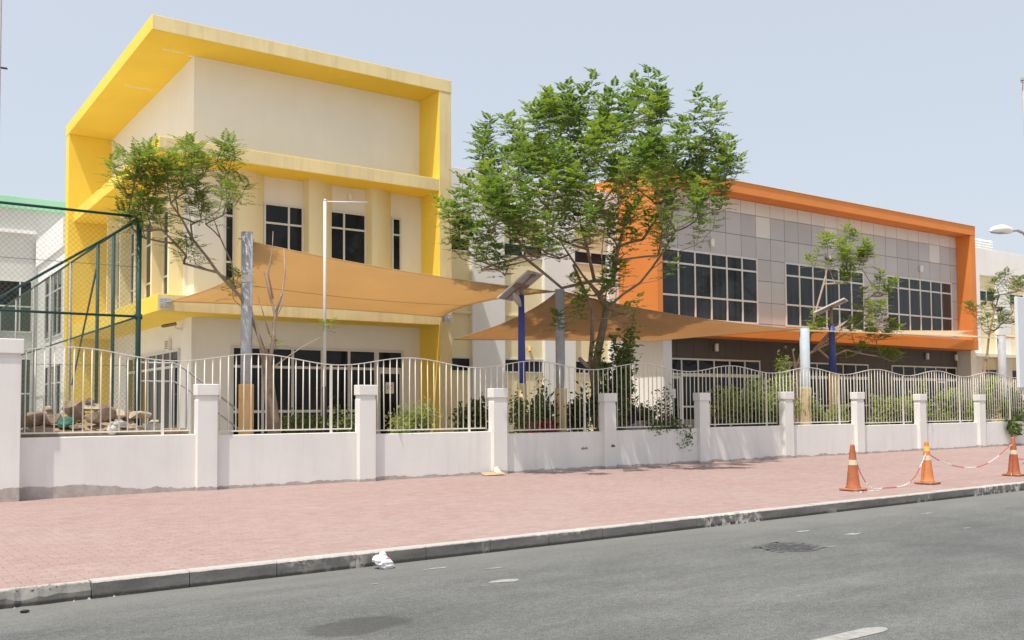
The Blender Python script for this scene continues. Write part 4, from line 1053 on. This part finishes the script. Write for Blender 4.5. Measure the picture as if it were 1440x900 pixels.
def grow(root, trunk, tips, r_tip, expo, bark, rnd, trunk_r=None, limbs=()):
    """skeleton: every tip joins the nearest lower node; radii from the number of tips carried"""
    N = [Vector(p) for p in trunk]; par = [-1]+list(range(len(N)-1)); chains = [list(range(len(N)))]
    ntr = len(N)
    for lb in limbs:                                        # hand-placed limbs start from the nearest node
        pts = [Vector(p) for p in lb]; k = min(range(len(N)), key=lambda i: (N[i]-pts[0]).length); ch = [k]
        for p in pts: N.append(p); par.append(ch[-1]); ch.append(len(N)-1)
        chains.append(ch)
    top = N[ntr-1]; ends = []
    for tp_ in sorted(tips, key=lambda p: (p-top).length):
        best, bk = 1e9, 0
        for i in range(ntr-1, len(N)):
            v = tp_-N[i]; c = v.length+(max(0, -v.z+0.15)*1.6)
            if c < best: best, bk = c, i
        a = N[bk]; v = tp_-a; L = v.length; k = max(2, int(L/0.32)); ch = [bk]
        bend = Vector((rnd.uniform(-.12,.12), rnd.uniform(-.12,.12), rnd.uniform(-.10,.04)))*L
        for q in range(1, k+1):
            u = q/k; p = a+v*u+bend*4*u*(1-u)*0.5+Vector((rnd.uniform(-.02,.02),rnd.uniform(-.02,.02),rnd.uniform(-.02,.02)))*(1 if q < k else 0)
            N.append(p); par.append(ch[-1]); ch.append(len(N)-1)
        chains.append(ch); ends.append(ch[-1])
    cnt = [0]*len(N)
    for e_ in ends:
        i = e_
        while i != -1: cnt[i] += 1; i = par[i]
    rad = [r_tip*max(1, c)**expo for c in cnt]
    if trunk_r:
        for i in range(ntr): rad[i] = trunk_r[i]
    br = MB()
    tr = MB().tube([N[i] for i in chains[0]], [rad[i] for i in chains[0]], 12)
    build('trunk', tr, bark, root, smooth=True)
    for ch in chains[1:]:
        rs = [rad[i] for i in ch]; rs[0] = min(rs[0], rs[1]*1.25)
        big = rs[0] > 0.03
        if big and (len(ch) > 3): build('limb', MB().tube([N[i] for i in ch], rs, 8, False), bark, root, smooth=True)
        else: br.tube([N[i] for i in ch], rs, 5, False)
    if br.v: build('branches', br, bark, root, smooth=True, kind='stuff')
    dirs = [(N[e_]-N[par[e_]]).normalized() for e_ in ends]
    return [N[e_] for e_ in ends], dirs

def shoots(ends, dirs, rnd, per, L, n, lw, ll, slen, upright, droop=0.35):
    b = MB()
    for p, d in zip(ends, dirs):
        ax = (d*0.5+Vector((0,0,1))*upright+Vector((rnd.uniform(-.3,.3),rnd.uniform(-.3,.3),0))).normalized()
        s0 = slen*rnd.uniform(0.6,1.2); ph = rnd.uniform(0,6.28)
        b.tube([p, p+ax*s0], [0.008,0.004], 4, False)
        m_ = max(3, int(per*rnd.uniform(.7,1.3)))
        for k in range(m_):
            t = (k+0.5)/m_; an = ph+k*2.4
            h = Vector((math.cos(an), math.sin(an), 0.15+0.75*t*t))
            frond(b, p+ax*(s0*t-0.08*s0), h, L*rnd.uniform(.75,1.15)*(1.05-0.45*t), n, lw, ll, droop, rnd)
    return b

def sample(clumps, rnd):
    """clumps: centre, radii, count -> points spread inside ellipsoids"""
    out = []
    for (c, r, k) in clumps:
        for _ in range(k):
            while True:
                v = Vector((rnd.uniform(-1,1), rnd.uniform(-1,1), rnd.uniform(-1,1)))
                if v.length <= 1: break
            v = v.normalized()*(v.length**0.6)
            out.append(Vector((c[0]+v.x*r[0], c[1]+v.y*r[1], c[2]+v.z*r[2])))
    return out

# ---- big fern-leaved tree in the middle
rnd = random.Random(3)
bt = thing('tree', 'big fern-leaved tree with a wide open crown in the middle', 'tree', (16.392, 19.600, 0.752))
TB = (16.447, 19.600, 1.131)
trunk = [(TB[0],19.3,0.4), (16.284, 19.400, 1.456), (16.444, 19.600, 2.655), (16.577, 19.600, 3.233), (16.763, 19.600, 3.914), (16.870, 19.600, 4.326)]
limbs = [[(17.379, 19.500, 4.736), (17.923, 19.400, 5.077), (18.360, 19.400, 5.507), (18.653, 19.300, 5.919), (19.122, 19.200, 6.615)],
         [(16.683, 19.700, 4.713), (16.224, 19.800, 5.196), (15.900, 20.000, 5.775), (15.571, 20.100, 6.261)],
         [(17.095, 20.000, 5.047), (17.397, 20.400, 5.920), (17.688, 20.600, 6.895)],
         [(16.762, 19.200, 5.031), (16.574, 18.800, 5.726), (16.619, 18.500, 6.532)],
         [(16.034, 19.100, 4.968), (15.390, 18.600, 5.685), (14.899, 18.300, 6.313)],
         [(15.098, 19.300, 4.739), (14.190, 19.000, 5.094), (13.501, 18.800, 5.366)]]
clumps = [
    ((13.23, 19.10, 7.99), (0.56, 1.75, 0.53), 12),
    ((14.65, 19.45, 8.56), (0.88, 2.45, 0.70), 24),
    ((15.43, 18.75, 8.42), (0.87, 2.80, 0.73), 27),
    ((16.83, 18.75, 9.31), (0.64, 2.10, 0.53), 20),
    ((17.93, 18.75, 8.81), (0.82, 2.27, 0.78), 24),
    ((18.33, 18.40, 8.16), (0.61, 1.75, 0.58), 16),
    ((14.69, 18.40, 7.11), (1.69, 3.50, 0.80), 51),
    ((17.61, 19.10, 7.62), (1.54, 3.50, 0.88), 42),
    ((15.78, 18.40, 6.24), (1.73, 3.50, 0.73), 39),
    ((13.31, 18.23, 6.82), (0.99, 2.45, 0.68), 19),
    ((12.21, 18.05, 6.15), (0.78, 1.75, 0.58), 15),
    ((11.24, 17.70, 5.66), (0.53, 1.40, 0.44), 10),
    ((11.42, 17.70, 5.12), (0.47, 1.05, 0.32), 4),
    ((12.40, 17.52, 4.94), (0.85, 1.75, 0.45), 9),
    ((17.50, 18.23, 6.20), (0.99, 2.27, 0.72), 12),
    ((19.27, 18.05, 7.83), (0.58, 1.05, 0.27), 10),
    ((18.73, 18.05, 6.98), (0.45, 1.05, 0.42), 6),
    ((16.45, 18.40, 5.10), (0.97, 2.10, 0.46), 7),
    ((15.53, 18.40, 4.22), (0.57, 1.05, 0.54), 4),
    ((14.30, 18.23, 3.78), (0.29, 0.70, 0.31), 2),
    ((17.14, 18.40, 3.93), (0.36, 0.70, 0.34), 2),
    ((13.37, 17.52, 5.68), (1.05, 1.75, 0.50), 10),
]
tips = sample(clumps, rnd)
ends, dirs = grow(bt, trunk, tips, 0.0068, 0.42, 'bark', rnd, [0.16,0.14,0.112,0.105,0.10,0.095], limbs)
# second thin stem and a sawn-off stub low on the trunk
build('stem', MB().tube([(TB[0]+0.02,19.5,1.0), (16.149, 19.450, 2.834), (16.192, 19.400, 3.589), (16.201, 19.400, 4.215), (15.810, 19.300, 4.786), (15.402, 19.200, 5.361)], [0.07,0.06,0.055,0.05,0.045,0.03], 8), 'bark', bt, smooth=True)
build('stub', MB().tube([(16.382, 19.500, 2.460), (16.099, 19.450, 2.700), (15.746, 19.400, 2.935)], [0.07,0.055,0.05], 8), 'bark_pale', bt, smooth=True)
# ends picked at random: darker green fronds, and the fresh yellow-green shoots
hi_e = [i for i in range(len(ends)) if rnd.random() < 0.42]
rest_i = [i for i in range(len(ends)) if i not in set(hi_e)]
build('crown', shoots([ends[i] for i in rest_i], [dirs[i] for i in rest_i], rnd, 14, 0.36, 7, 0.070, 0.132, 0.85, 1.15, 0.3), 'leaf', bt, kind='stuff')
build('young_shoots', shoots([ends[i] for i in hi_e], [dirs[i] for i in hi_e], rnd, 12, 0.34, 6, 0.068, 0.125, 0.65, 1.1, 0.3), 'leaf_yellow', bt, kind='stuff')

# ---- leaning tree behind the first pole: live to the left, dead to the right
rnd = random.Random(8)
lt = thing('tree', 'slender leaning tree, leafy on the left and bare on the right', 'tree', (7.310, 19.250, 1.142))
TL = (7.341, 19.250, 1.291)
trunk = [(TL[0]+0.1,19.25,0.4), (7.340, 19.250, 1.440), (7.260, 19.250, 2.036), (7.211, 19.250, 2.558), (7.117, 19.250, 2.929)]
limbs = [[(6.977, 19.250, 3.296), (6.808, 19.250, 3.660), (6.626, 19.250, 3.990), (6.387, 19.250, 4.225), (6.151, 19.250, 4.457), (5.901, 19.200, 4.765)],
         [(6.557, 19.400, 4.134), (6.493, 19.400, 4.694), (6.285, 19.500, 5.210), (6.104, 19.500, 5.710)],
         [(5.600, 19.150, 5.090), (5.401, 19.150, 5.456), (5.136, 19.000, 5.726)]]
clumps = [
    ((4.45, 18.95, 6.04), (0.27, 0.60, 0.27), 5),
    ((4.67, 19.05, 6.18), (0.37, 0.70, 0.30), 6),
    ((5.20, 19.25, 6.22), (0.54, 0.90, 0.37), 10),
    ((5.82, 19.45, 6.57), (0.45, 0.70, 0.35), 8),
    ((6.29, 19.55, 6.50), (0.36, 0.60, 0.36), 5),
    ((6.67, 19.55, 5.95), (0.27, 0.40, 0.27), 4),
    ((4.84, 19.15, 5.31), (0.40, 0.60, 0.31), 7),
    ((5.37, 19.35, 5.69), (0.64, 0.80, 0.37), 8),
    ((6.12, 19.45, 5.72), (0.46, 0.70, 0.32), 4),
    ((5.56, 19.25, 4.61), (0.19, 0.30, 0.17), 3),
    ((6.65, 19.55, 4.14), (0.17, 0.30, 0.18), 2),
    ((4.55, 19.05, 5.61), (0.24, 0.50, 0.25), 4),
]
ends, dirs = grow(lt, trunk, sample(clumps, rnd), 0.0068, 0.40, 'bark', rnd, [0.16,0.14,0.12,0.10,0.08], limbs)
build('crown', shoots(ends, dirs, rnd, 10, 0.50, 9, 0.042, 0.12, 0.5, 0.8), 'leaf_mid', lt, kind='stuff')
for pts, r0 in (([(7.208, 19.200, 2.482), (7.314, 19.200, 3.082), (7.358, 19.200, 3.639), (7.216, 19.200, 4.126), (7.087, 19.150, 4.561)], .05),
            ([(7.358, 19.200, 3.639), (7.497, 19.200, 4.069), (7.593, 19.250, 4.536), (7.560, 19.250, 5.067)], .032),
            ([(7.309, 19.200, 3.982), (7.199, 19.200, 4.501), (7.289, 19.200, 5.035), (7.303, 19.200, 5.415)], .022),
            ([(7.343, 19.200, 3.533), (7.494, 19.150, 3.837), (7.508, 19.150, 4.216)], .02),
            ([(7.161, 19.200, 2.704), (7.003, 19.150, 3.068), (6.925, 19.150, 3.435), (6.802, 19.150, 3.799)], .045),
            ([(7.254, 19.200, 2.482), (7.545, 19.150, 2.711), (7.879, 19.000, 2.968), (8.341, 18.950, 3.224)], .022),
            ([(7.235, 19.200, 3.229), (7.095, 19.200, 3.670), (6.971, 19.200, 4.036)], .02)):
    build('dead_branch', MB().tube(pts, [r0*(1-0.75*k/(len(pts)-1)) for k in range(len(pts))], 6), 'bark_pale', lt, smooth=True)
build('leaf_tuft', shoots([Vector((8.340, 18.950, 3.316)), Vector((8.455, 18.950, 3.381)), Vector((7.377, 19.200, 2.904))], [Vector((0.5,0,0.5))]*3, rnd, 7, 0.34, 8, 0.03, 0.09, 0.2, 0.7), 'leaf_yellow', lt, kind='stuff')

# ---- thin tree by the farther solar lamp
rnd = random.Random(15)
rt = thing('tree', 'thin pale-stemmed tree with loose leafy tufts by the farther solar lamp', 'tree', (26.260, 20.800, 1.427))
TR = (26.297, 20.800, 1.427)
trunk = [(TR[0],20.8,0.4), (26.312, 20.800, 1.907), (26.455, 20.800, 2.872), (26.809, 20.800, 3.364)]
limbs = [[(27.099, 20.800, 4.106), (27.437, 20.800, 4.983), (27.857, 20.800, 5.878), (28.159, 20.800, 6.602)],
         [(27.204, 20.600, 3.608), (28.054, 20.500, 3.925), (29.075, 20.500, 4.364), (29.924, 20.500, 4.834)],
         [(27.774, 20.600, 3.305), (28.640, 20.500, 3.596), (29.661, 20.500, 3.474), (30.720, 20.500, 3.399)]]
clumps = [
    ((28.37, 20.80, 6.79), (0.61, 0.80, 0.50), 10),
    ((29.40, 20.80, 7.14), (0.62, 0.80, 0.56), 11),
    ((29.86, 20.70, 6.57), (0.34, 0.50, 0.36), 4),
    ((28.60, 20.70, 6.04), (0.50, 0.50, 0.30), 5),
    ((30.60, 20.50, 5.64), (0.46, 0.60, 0.46), 6),
    ((30.00, 20.50, 4.71), (0.68, 0.70, 0.46), 10),
    ((30.97, 20.50, 4.18), (0.52, 0.50, 0.31), 6),
    ((29.27, 20.50, 4.17), (0.45, 0.50, 0.30), 4),
    ((30.78, 20.40, 3.32), (0.52, 0.40, 0.23), 5),
    ((27.36, 20.70, 4.31), (0.38, 0.40, 0.20), 4),
    ((28.17, 20.60, 3.39), (0.28, 0.40, 0.20), 2),
    ((26.97, 20.70, 4.22), (0.27, 0.40, 0.15), 1),
    ((29.04, 20.50, 3.41), (0.33, 0.40, 0.20), 2),
]
ends, dirs = grow(rt, trunk, sample(clumps, rnd), 0.009, 0.42, 'bark_pale', rnd, [0.12,0.11,0.09,0.07], limbs)
build('crown', shoots(ends, dirs, rnd, 11, 0.46, 8, 0.06, 0.14, 0.42, 0.8), 'leaf_yellow', rt, kind='stuff')
for pts in ([(26.224, 20.800, 2.627), (26.206, 20.800, 3.228), (26.106, 20.800, 3.586)], [(26.231, 20.800, 2.868), (26.508, 20.800, 3.356), (26.632, 20.800, 3.723)],
            [(27.206, 20.600, 3.657), (28.269, 20.500, 4.379), (28.884, 20.500, 4.707)], [(27.011, 20.600, 3.554), (27.789, 20.500, 4.211), (28.736, 20.600, 4.608)], [(27.794, 20.600, 3.873), (28.467, 20.500, 4.338), (29.224, 20.600, 4.554)]):
    build('dead_branch', MB().tube(pts, [0.05,0.035,0.012], 6), 'bark_pale', rt, smooth=True)

# ---- small tree at the far right
rnd = random.Random(23)
ft = thing('tree', 'small fern-leaved tree beside the grey pole at far right', 'tree', (37.504, 20.600, 1.045))
TF = (37.504, 20.600, 1.045)
trunk = [(TF[0],20.6,0.4), (37.535, 20.600, 1.618), (37.760, 20.600, 2.770), (38.079, 20.600, 3.645)]
limbs = [[(38.292, 20.600, 4.526), (38.729, 20.600, 5.426), (39.164, 20.600, 6.190)]]
clumps = [
    ((39.76, 20.60, 6.62), (0.60, 0.70, 0.42), 5),
    ((39.14, 20.60, 5.74), (0.66, 0.70, 0.47), 6),
    ((40.26, 20.60, 5.35), (0.53, 0.60, 0.48), 5),
    ((38.62, 20.50, 4.82), (0.52, 0.60, 0.35), 4),
    ((37.27, 20.70, 5.21), (0.32, 0.40, 0.29), 2),
    ((40.63, 20.60, 6.74), (0.47, 0.60, 0.48), 3),
]
ends, dirs = grow(ft, trunk, sample(clumps, rnd), 0.010, 0.42, 'bark', rnd, [0.09,0.08,0.06,0.05], limbs)
build('crown', shoots(ends, dirs, rnd, 10, 0.52, 8, 0.06, 0.15, 0.5, 0.8), 'leaf_olive', ft, kind='stuff')

# ---- shrubs
def shrub(label, cat, clumps, base, m, seed, leaf=0.075, twigs=26, per=16, grp='shrubs behind the railing', name='shrub', spread=0.22):
    r = random.Random(seed); t = thing(name, label, cat, base, grp)
    tw = MB(); lf = MB(); B = Vector(base)
    for p in sample(clumps, r):
        k = B+Vector((r.uniform(-.25,.25), r.uniform(-.1,.1), 0)); mid = k.lerp(p, .5)+Vector((r.uniform(-.1,.1), r.uniform(-.1,.1), r.uniform(0,.2)))
        pts = [k, mid, p]; tw.tube(pts, [0.012,0.008,0.004], 4, False)
        for q in range(per):
            u = r.uniform(.35, 1.05); c = (mid.lerp(p, (u-.5)*2) if u > .5 else k.lerp(mid, u*2))+Vector((r.gauss(0,spread*.5), r.gauss(0,spread*.4), r.gauss(0,spread*.4)))
            a = Vector((r.uniform(-1,1), r.uniform(-1,1), r.uniform(-.3,.9))).normalized(); s_ = a.cross(Vector((r.uniform(-1,1), r.uniform(-1,1), r.uniform(-1,1)))).normalized()
            l = leaf*r.uniform(.6,1.3); i = len(lf.v)
            lf.v += [tuple(c), tuple(c+a*l*.45+s_*l*.26), tuple(c+a*l), tuple(c+a*l*.45-s_*l*.26)]; lf.f.append((i,i+1,i+2,i+3))
    build('twigs', tw, 'bark', t, kind='stuff'); build('foliage', lf, m, t, kind='stuff')
    return t
SHRUBS = [
  ('fresh green shrub under the glazing left of the second pillar', 'leaf_olive', 1, (8.94, 20.20, 0.60), [
    ((8.47, 20.20, 1.39), (0.64, 0.50, 0.19), 16),
    ((9.33, 20.00, 1.49), (0.29, 0.40, 0.23), 10),
   ], 0.07, 16),
  ('light green weedy shrub poking through the rails before the yellow column', 'leaf_pale', 2, (10.50, 19.00, 0.60), [
    ((10.44, 19.00, 1.43), (0.36, 0.30, 0.16), 14),
    ((10.84, 18.90, 1.59), (0.40, 0.30, 0.19), 14),
    ((9.79, 18.30, 1.29), (0.14, 0.15, 0.09), 4),
   ], 0.065, 14),
  ('dark leafy shrub at the foot of the yellow column', 'leaf_dark', 3, (13.12, 20.50, 0.60), [
    ((12.90, 20.50, 1.45), (0.36, 0.40, 0.29), 14),
    ((13.34, 20.50, 1.57), (0.32, 0.40, 0.26), 12),
   ], 0.09, 14),
  ('dark shrub growing out of the red planter', 'leaf_dark', 4, (14.45, 19.40, 0.60), [
    ((14.23, 19.40, 1.53), (0.36, 0.35, 0.29), 14),
    ((14.76, 19.50, 1.71), (0.32, 0.30, 0.26), 12),
   ], 0.08, 16),
  ('spindly olive climber beside the nearer solar lamp', 'leaf_olive', 5, (13.58, 18.80, 0.60), [
    ((13.28, 18.80, 1.62), (0.15, 0.20, 0.48), 9),
    ((13.98, 18.90, 2.15), (0.16, 0.20, 0.25), 5),
   ], 0.07, 12),
  ('leafy shrub to the right of the red planter', 'leaf_dark', 6, (15.66, 19.40, 0.60), [
    ((15.37, 19.40, 1.61), (0.33, 0.30, 0.30), 12),
    ((15.97, 19.40, 1.89), (0.29, 0.30, 0.37), 10),
   ], 0.08, 14),
  ('clipped dark hedge behind the upright tyre', 'leaf_dark', 7, (20.02, 22.00, 0.60), [
    ((20.40, 22.00, 1.48), (0.40, 0.40, 0.20), 26),
    ((19.66, 22.00, 1.53), (0.24, 0.30, 0.22), 12),
   ], 0.06, 22),
  ('sprawling dry vine drooping over the wall top', 'leaf_dark', 8, (18.31, 18.75, 0.60), [
    ((17.66, 18.50, 1.31), (0.29, 0.15, 0.26), 10),
    ((17.97, 18.15, 1.12), (0.38, 0.10, 0.15), 8),
    ((18.29, 18.00, 0.84), (0.19, 0.06, 0.23), 7),
    ((17.23, 18.05, 1.04), (0.16, 0.06, 0.18), 5),
    ((17.93, 18.50, 1.69), (0.21, 0.15, 0.46), 8),
   ], 0.06, 11),
  ('large bushy green shrub filling the rails before the brown ground storey', 'leaf_pale', 9, (22.47, 19.20, 0.60), [
    ((20.75, 19.20, 1.89), (0.37, 0.40, 0.45), 18),
    ((21.54, 19.10, 1.78), (0.60, 0.40, 0.46), 26),
    ((22.39, 18.90, 1.57), (0.66, 0.35, 0.38), 26),
    ((23.59, 19.20, 2.22), (0.34, 0.30, 0.48), 14),
    ((22.41, 19.30, 2.32), (0.43, 0.30, 0.30), 10),
    ((23.07, 18.40, 1.56), (0.33, 0.20, 0.21), 10),
   ], 0.085, 18),
  ('upright leafy sprig rising above the rails beside the pale blue pole', 'leaf_pale', 10, (23.86, 19.60, 0.60), [
    ((24.00, 19.60, 3.01), (0.15, 0.15, 0.31), 6),
    ((23.82, 19.60, 2.56), (0.17, 0.15, 0.27), 5),
   ], 0.08, 14),
  ('low green shrub below the farther solar lamp', 'leaf_pale', 11, (25.45, 19.20, 0.60), [
    ((25.28, 19.20, 1.32), (0.50, 0.30, 0.23), 14),
    ((26.38, 19.20, 1.43), (0.41, 0.30, 0.28), 12),
    ((24.76, 19.20, 1.66), (0.25, 0.30, 0.31), 7),
   ], 0.08, 12),
  ('bright yellow-green shrub behind the rails above the first cone', 'leaf_pale', 12, (29.24, 19.00, 0.60), [
    ((28.61, 19.00, 1.65), (0.48, 0.35, 0.38), 18),
    ((29.47, 18.90, 1.52), (0.54, 0.35, 0.39), 20),
    ((28.39, 19.00, 1.17), (0.42, 0.30, 0.19), 10),
    ((29.50, 18.40, 1.40), (0.21, 0.20, 0.29), 6),
   ], 0.09, 16),
  ('climbing sprig at the pillar behind the middle cone', 'leaf_pale', 13, (30.65, 19.20, 0.60), [
    ((31.04, 19.20, 2.26), (0.25, 0.20, 0.30), 7),
    ((30.38, 19.20, 1.89), (0.22, 0.20, 0.25), 5),
   ], 0.09, 12),
  ('dense yellow-green shrub behind the rails right of the middle cone', 'leaf_pale', 14, (33.02, 19.00, 0.60), [
    ((32.49, 19.00, 1.89), (0.51, 0.35, 0.41), 20),
    ((33.23, 18.90, 1.63), (0.57, 0.35, 0.41), 22),
    ((32.00, 19.00, 1.25), (0.34, 0.30, 0.25), 10),
    ((34.19, 18.90, 1.49), (0.29, 0.30, 0.42), 10),
   ], 0.09, 18),
  ('pale green shrub topping the last pillar on the right', 'leaf_pale', 15, (34.81, 18.90, 0.60), [
    ((35.23, 18.90, 2.42), (0.42, 0.25, 0.21), 12),
    ((34.02, 18.60, 2.14), (0.23, 0.20, 0.21), 6),
   ], 0.09, 16),
  ('leafy bough spilling over the wall above the right-hand cone', 'leaf_olive', 16, (36.39, 18.75, 0.60), [
    ((35.53, 18.30, 1.08), (0.47, 0.25, 0.21), 14),
    ((34.73, 17.90, 0.74), (0.29, 0.15, 0.26), 10),
    ((36.01, 18.80, 1.48), (0.36, 0.30, 0.38), 10),
    ((36.65, 18.60, 1.34), (0.24, 0.30, 0.27), 6),
   ], 0.1, 14),
  ('shaggy dark shrub behind the rails below the far right pole', 'leaf_dark', 17, (38.54, 20.00, 0.60), [
    ((38.06, 20.00, 1.90), (0.44, 0.40, 0.69), 14),
    ((39.17, 20.00, 2.04), (0.32, 0.40, 0.64), 10),
   ], 0.1, 14),
  ('fern-like sapling beside the trunk of the big tree', 'leaf_olive', 18, (16.59, 18.90, 0.60), [
    ((16.92, 18.90, 3.20), (0.29, 0.30, 0.49), 14),
    ((16.80, 19.00, 2.45), (0.25, 0.30, 0.45), 10),
    ((16.06, 19.10, 3.19), (0.17, 0.20, 0.19), 4),
    ((17.18, 18.90, 3.59), (0.17, 0.20, 0.19), 4),
    ((16.58, 19.10, 2.07), (0.21, 0.25, 0.38), 7),
   ], 0.1, 14),
]
for (lab, m, seed, base, cl_, leaf, per) in SHRUBS: shrub(lab, 'shrub', cl_, base, m, seed, leaf*1.6, 26, per*4)

pl = thing('planter', 'red planter box behind the railing next to the grey pole', 'planter', (14.373, 19.300, 1.170))
g0, g1 = (13.997, 19.300, 1.318), (14.733, 19.300, 1.055)
build('tub', MB().box(g0[0], g1[0], 19.15, 19.5, 0.4, g0[2]), 'red', pl, bev=0.02); build('rim', MB().box(g0[0]-.02, g1[0]+.02, 19.13, 19.52, g0[2]-.06, g0[2]), 'red', pl)
ty = thing('tyre', 'black tyre standing upright on the low grey planter behind the railing', 'tyre', (19.353, 21.500, 1.101))
yc = (19.359, 21.500, 1.443); rg = [(yc[0]+0.25*math.cos(2*PI*k/20), yc[1], yc[2]+0.25*math.sin(2*PI*k/20)) for k in range(21)]
build('tread', MB().tube(rg, 0.085, 8, False), 'black', ty, smooth=True)
gp = thing('low_planter', 'low grey concrete planter edge below the clipped hedge', 'planter', (19.913, 21.800, 0.936))
a0, a1 = (19.136, 21.800, 1.230), (22.707, 21.800, 1.181)
build('edge', box(a0[0], a1[0], 21.6, 22.6, 0.4, a0[2]), 'concrete', gp, bev=0.01)
# patch of grass by the ramp
b = MB(); rg_ = random.Random(2)
gx0, gx1 = 5.105, 5.831
for i in range(1500):
    x, y = rg_.uniform(gx0, gx1), rg_.uniform(19.6, 21.2); h_ = rg_.uniform(.06,.16); a = rg_.uniform(0, PI); q = len(b.v); w_ = .012
    zt = 1.02
    b.v += [(x-w_*math.cos(a), y-w_*math.sin(a), zt), (x+w_*math.cos(a), y+w_*math.sin(a), zt), (x+rg_.uniform(-.05,.05), y+rg_.uniform(-.05,.05), zt+h_)]; b.f.append((q,q+1,q+2))
tag(build('grass_patch', b, 'grass'), 'bright green grass patch on the raised bed by the ramp', 'grass', None, 'stuff')
tag(build('soil_bed', MB().box(gx0-0.3, gx1+0.4, 19.4, 21.3, 0.35, 1.03), 'soil'), kind='structure')
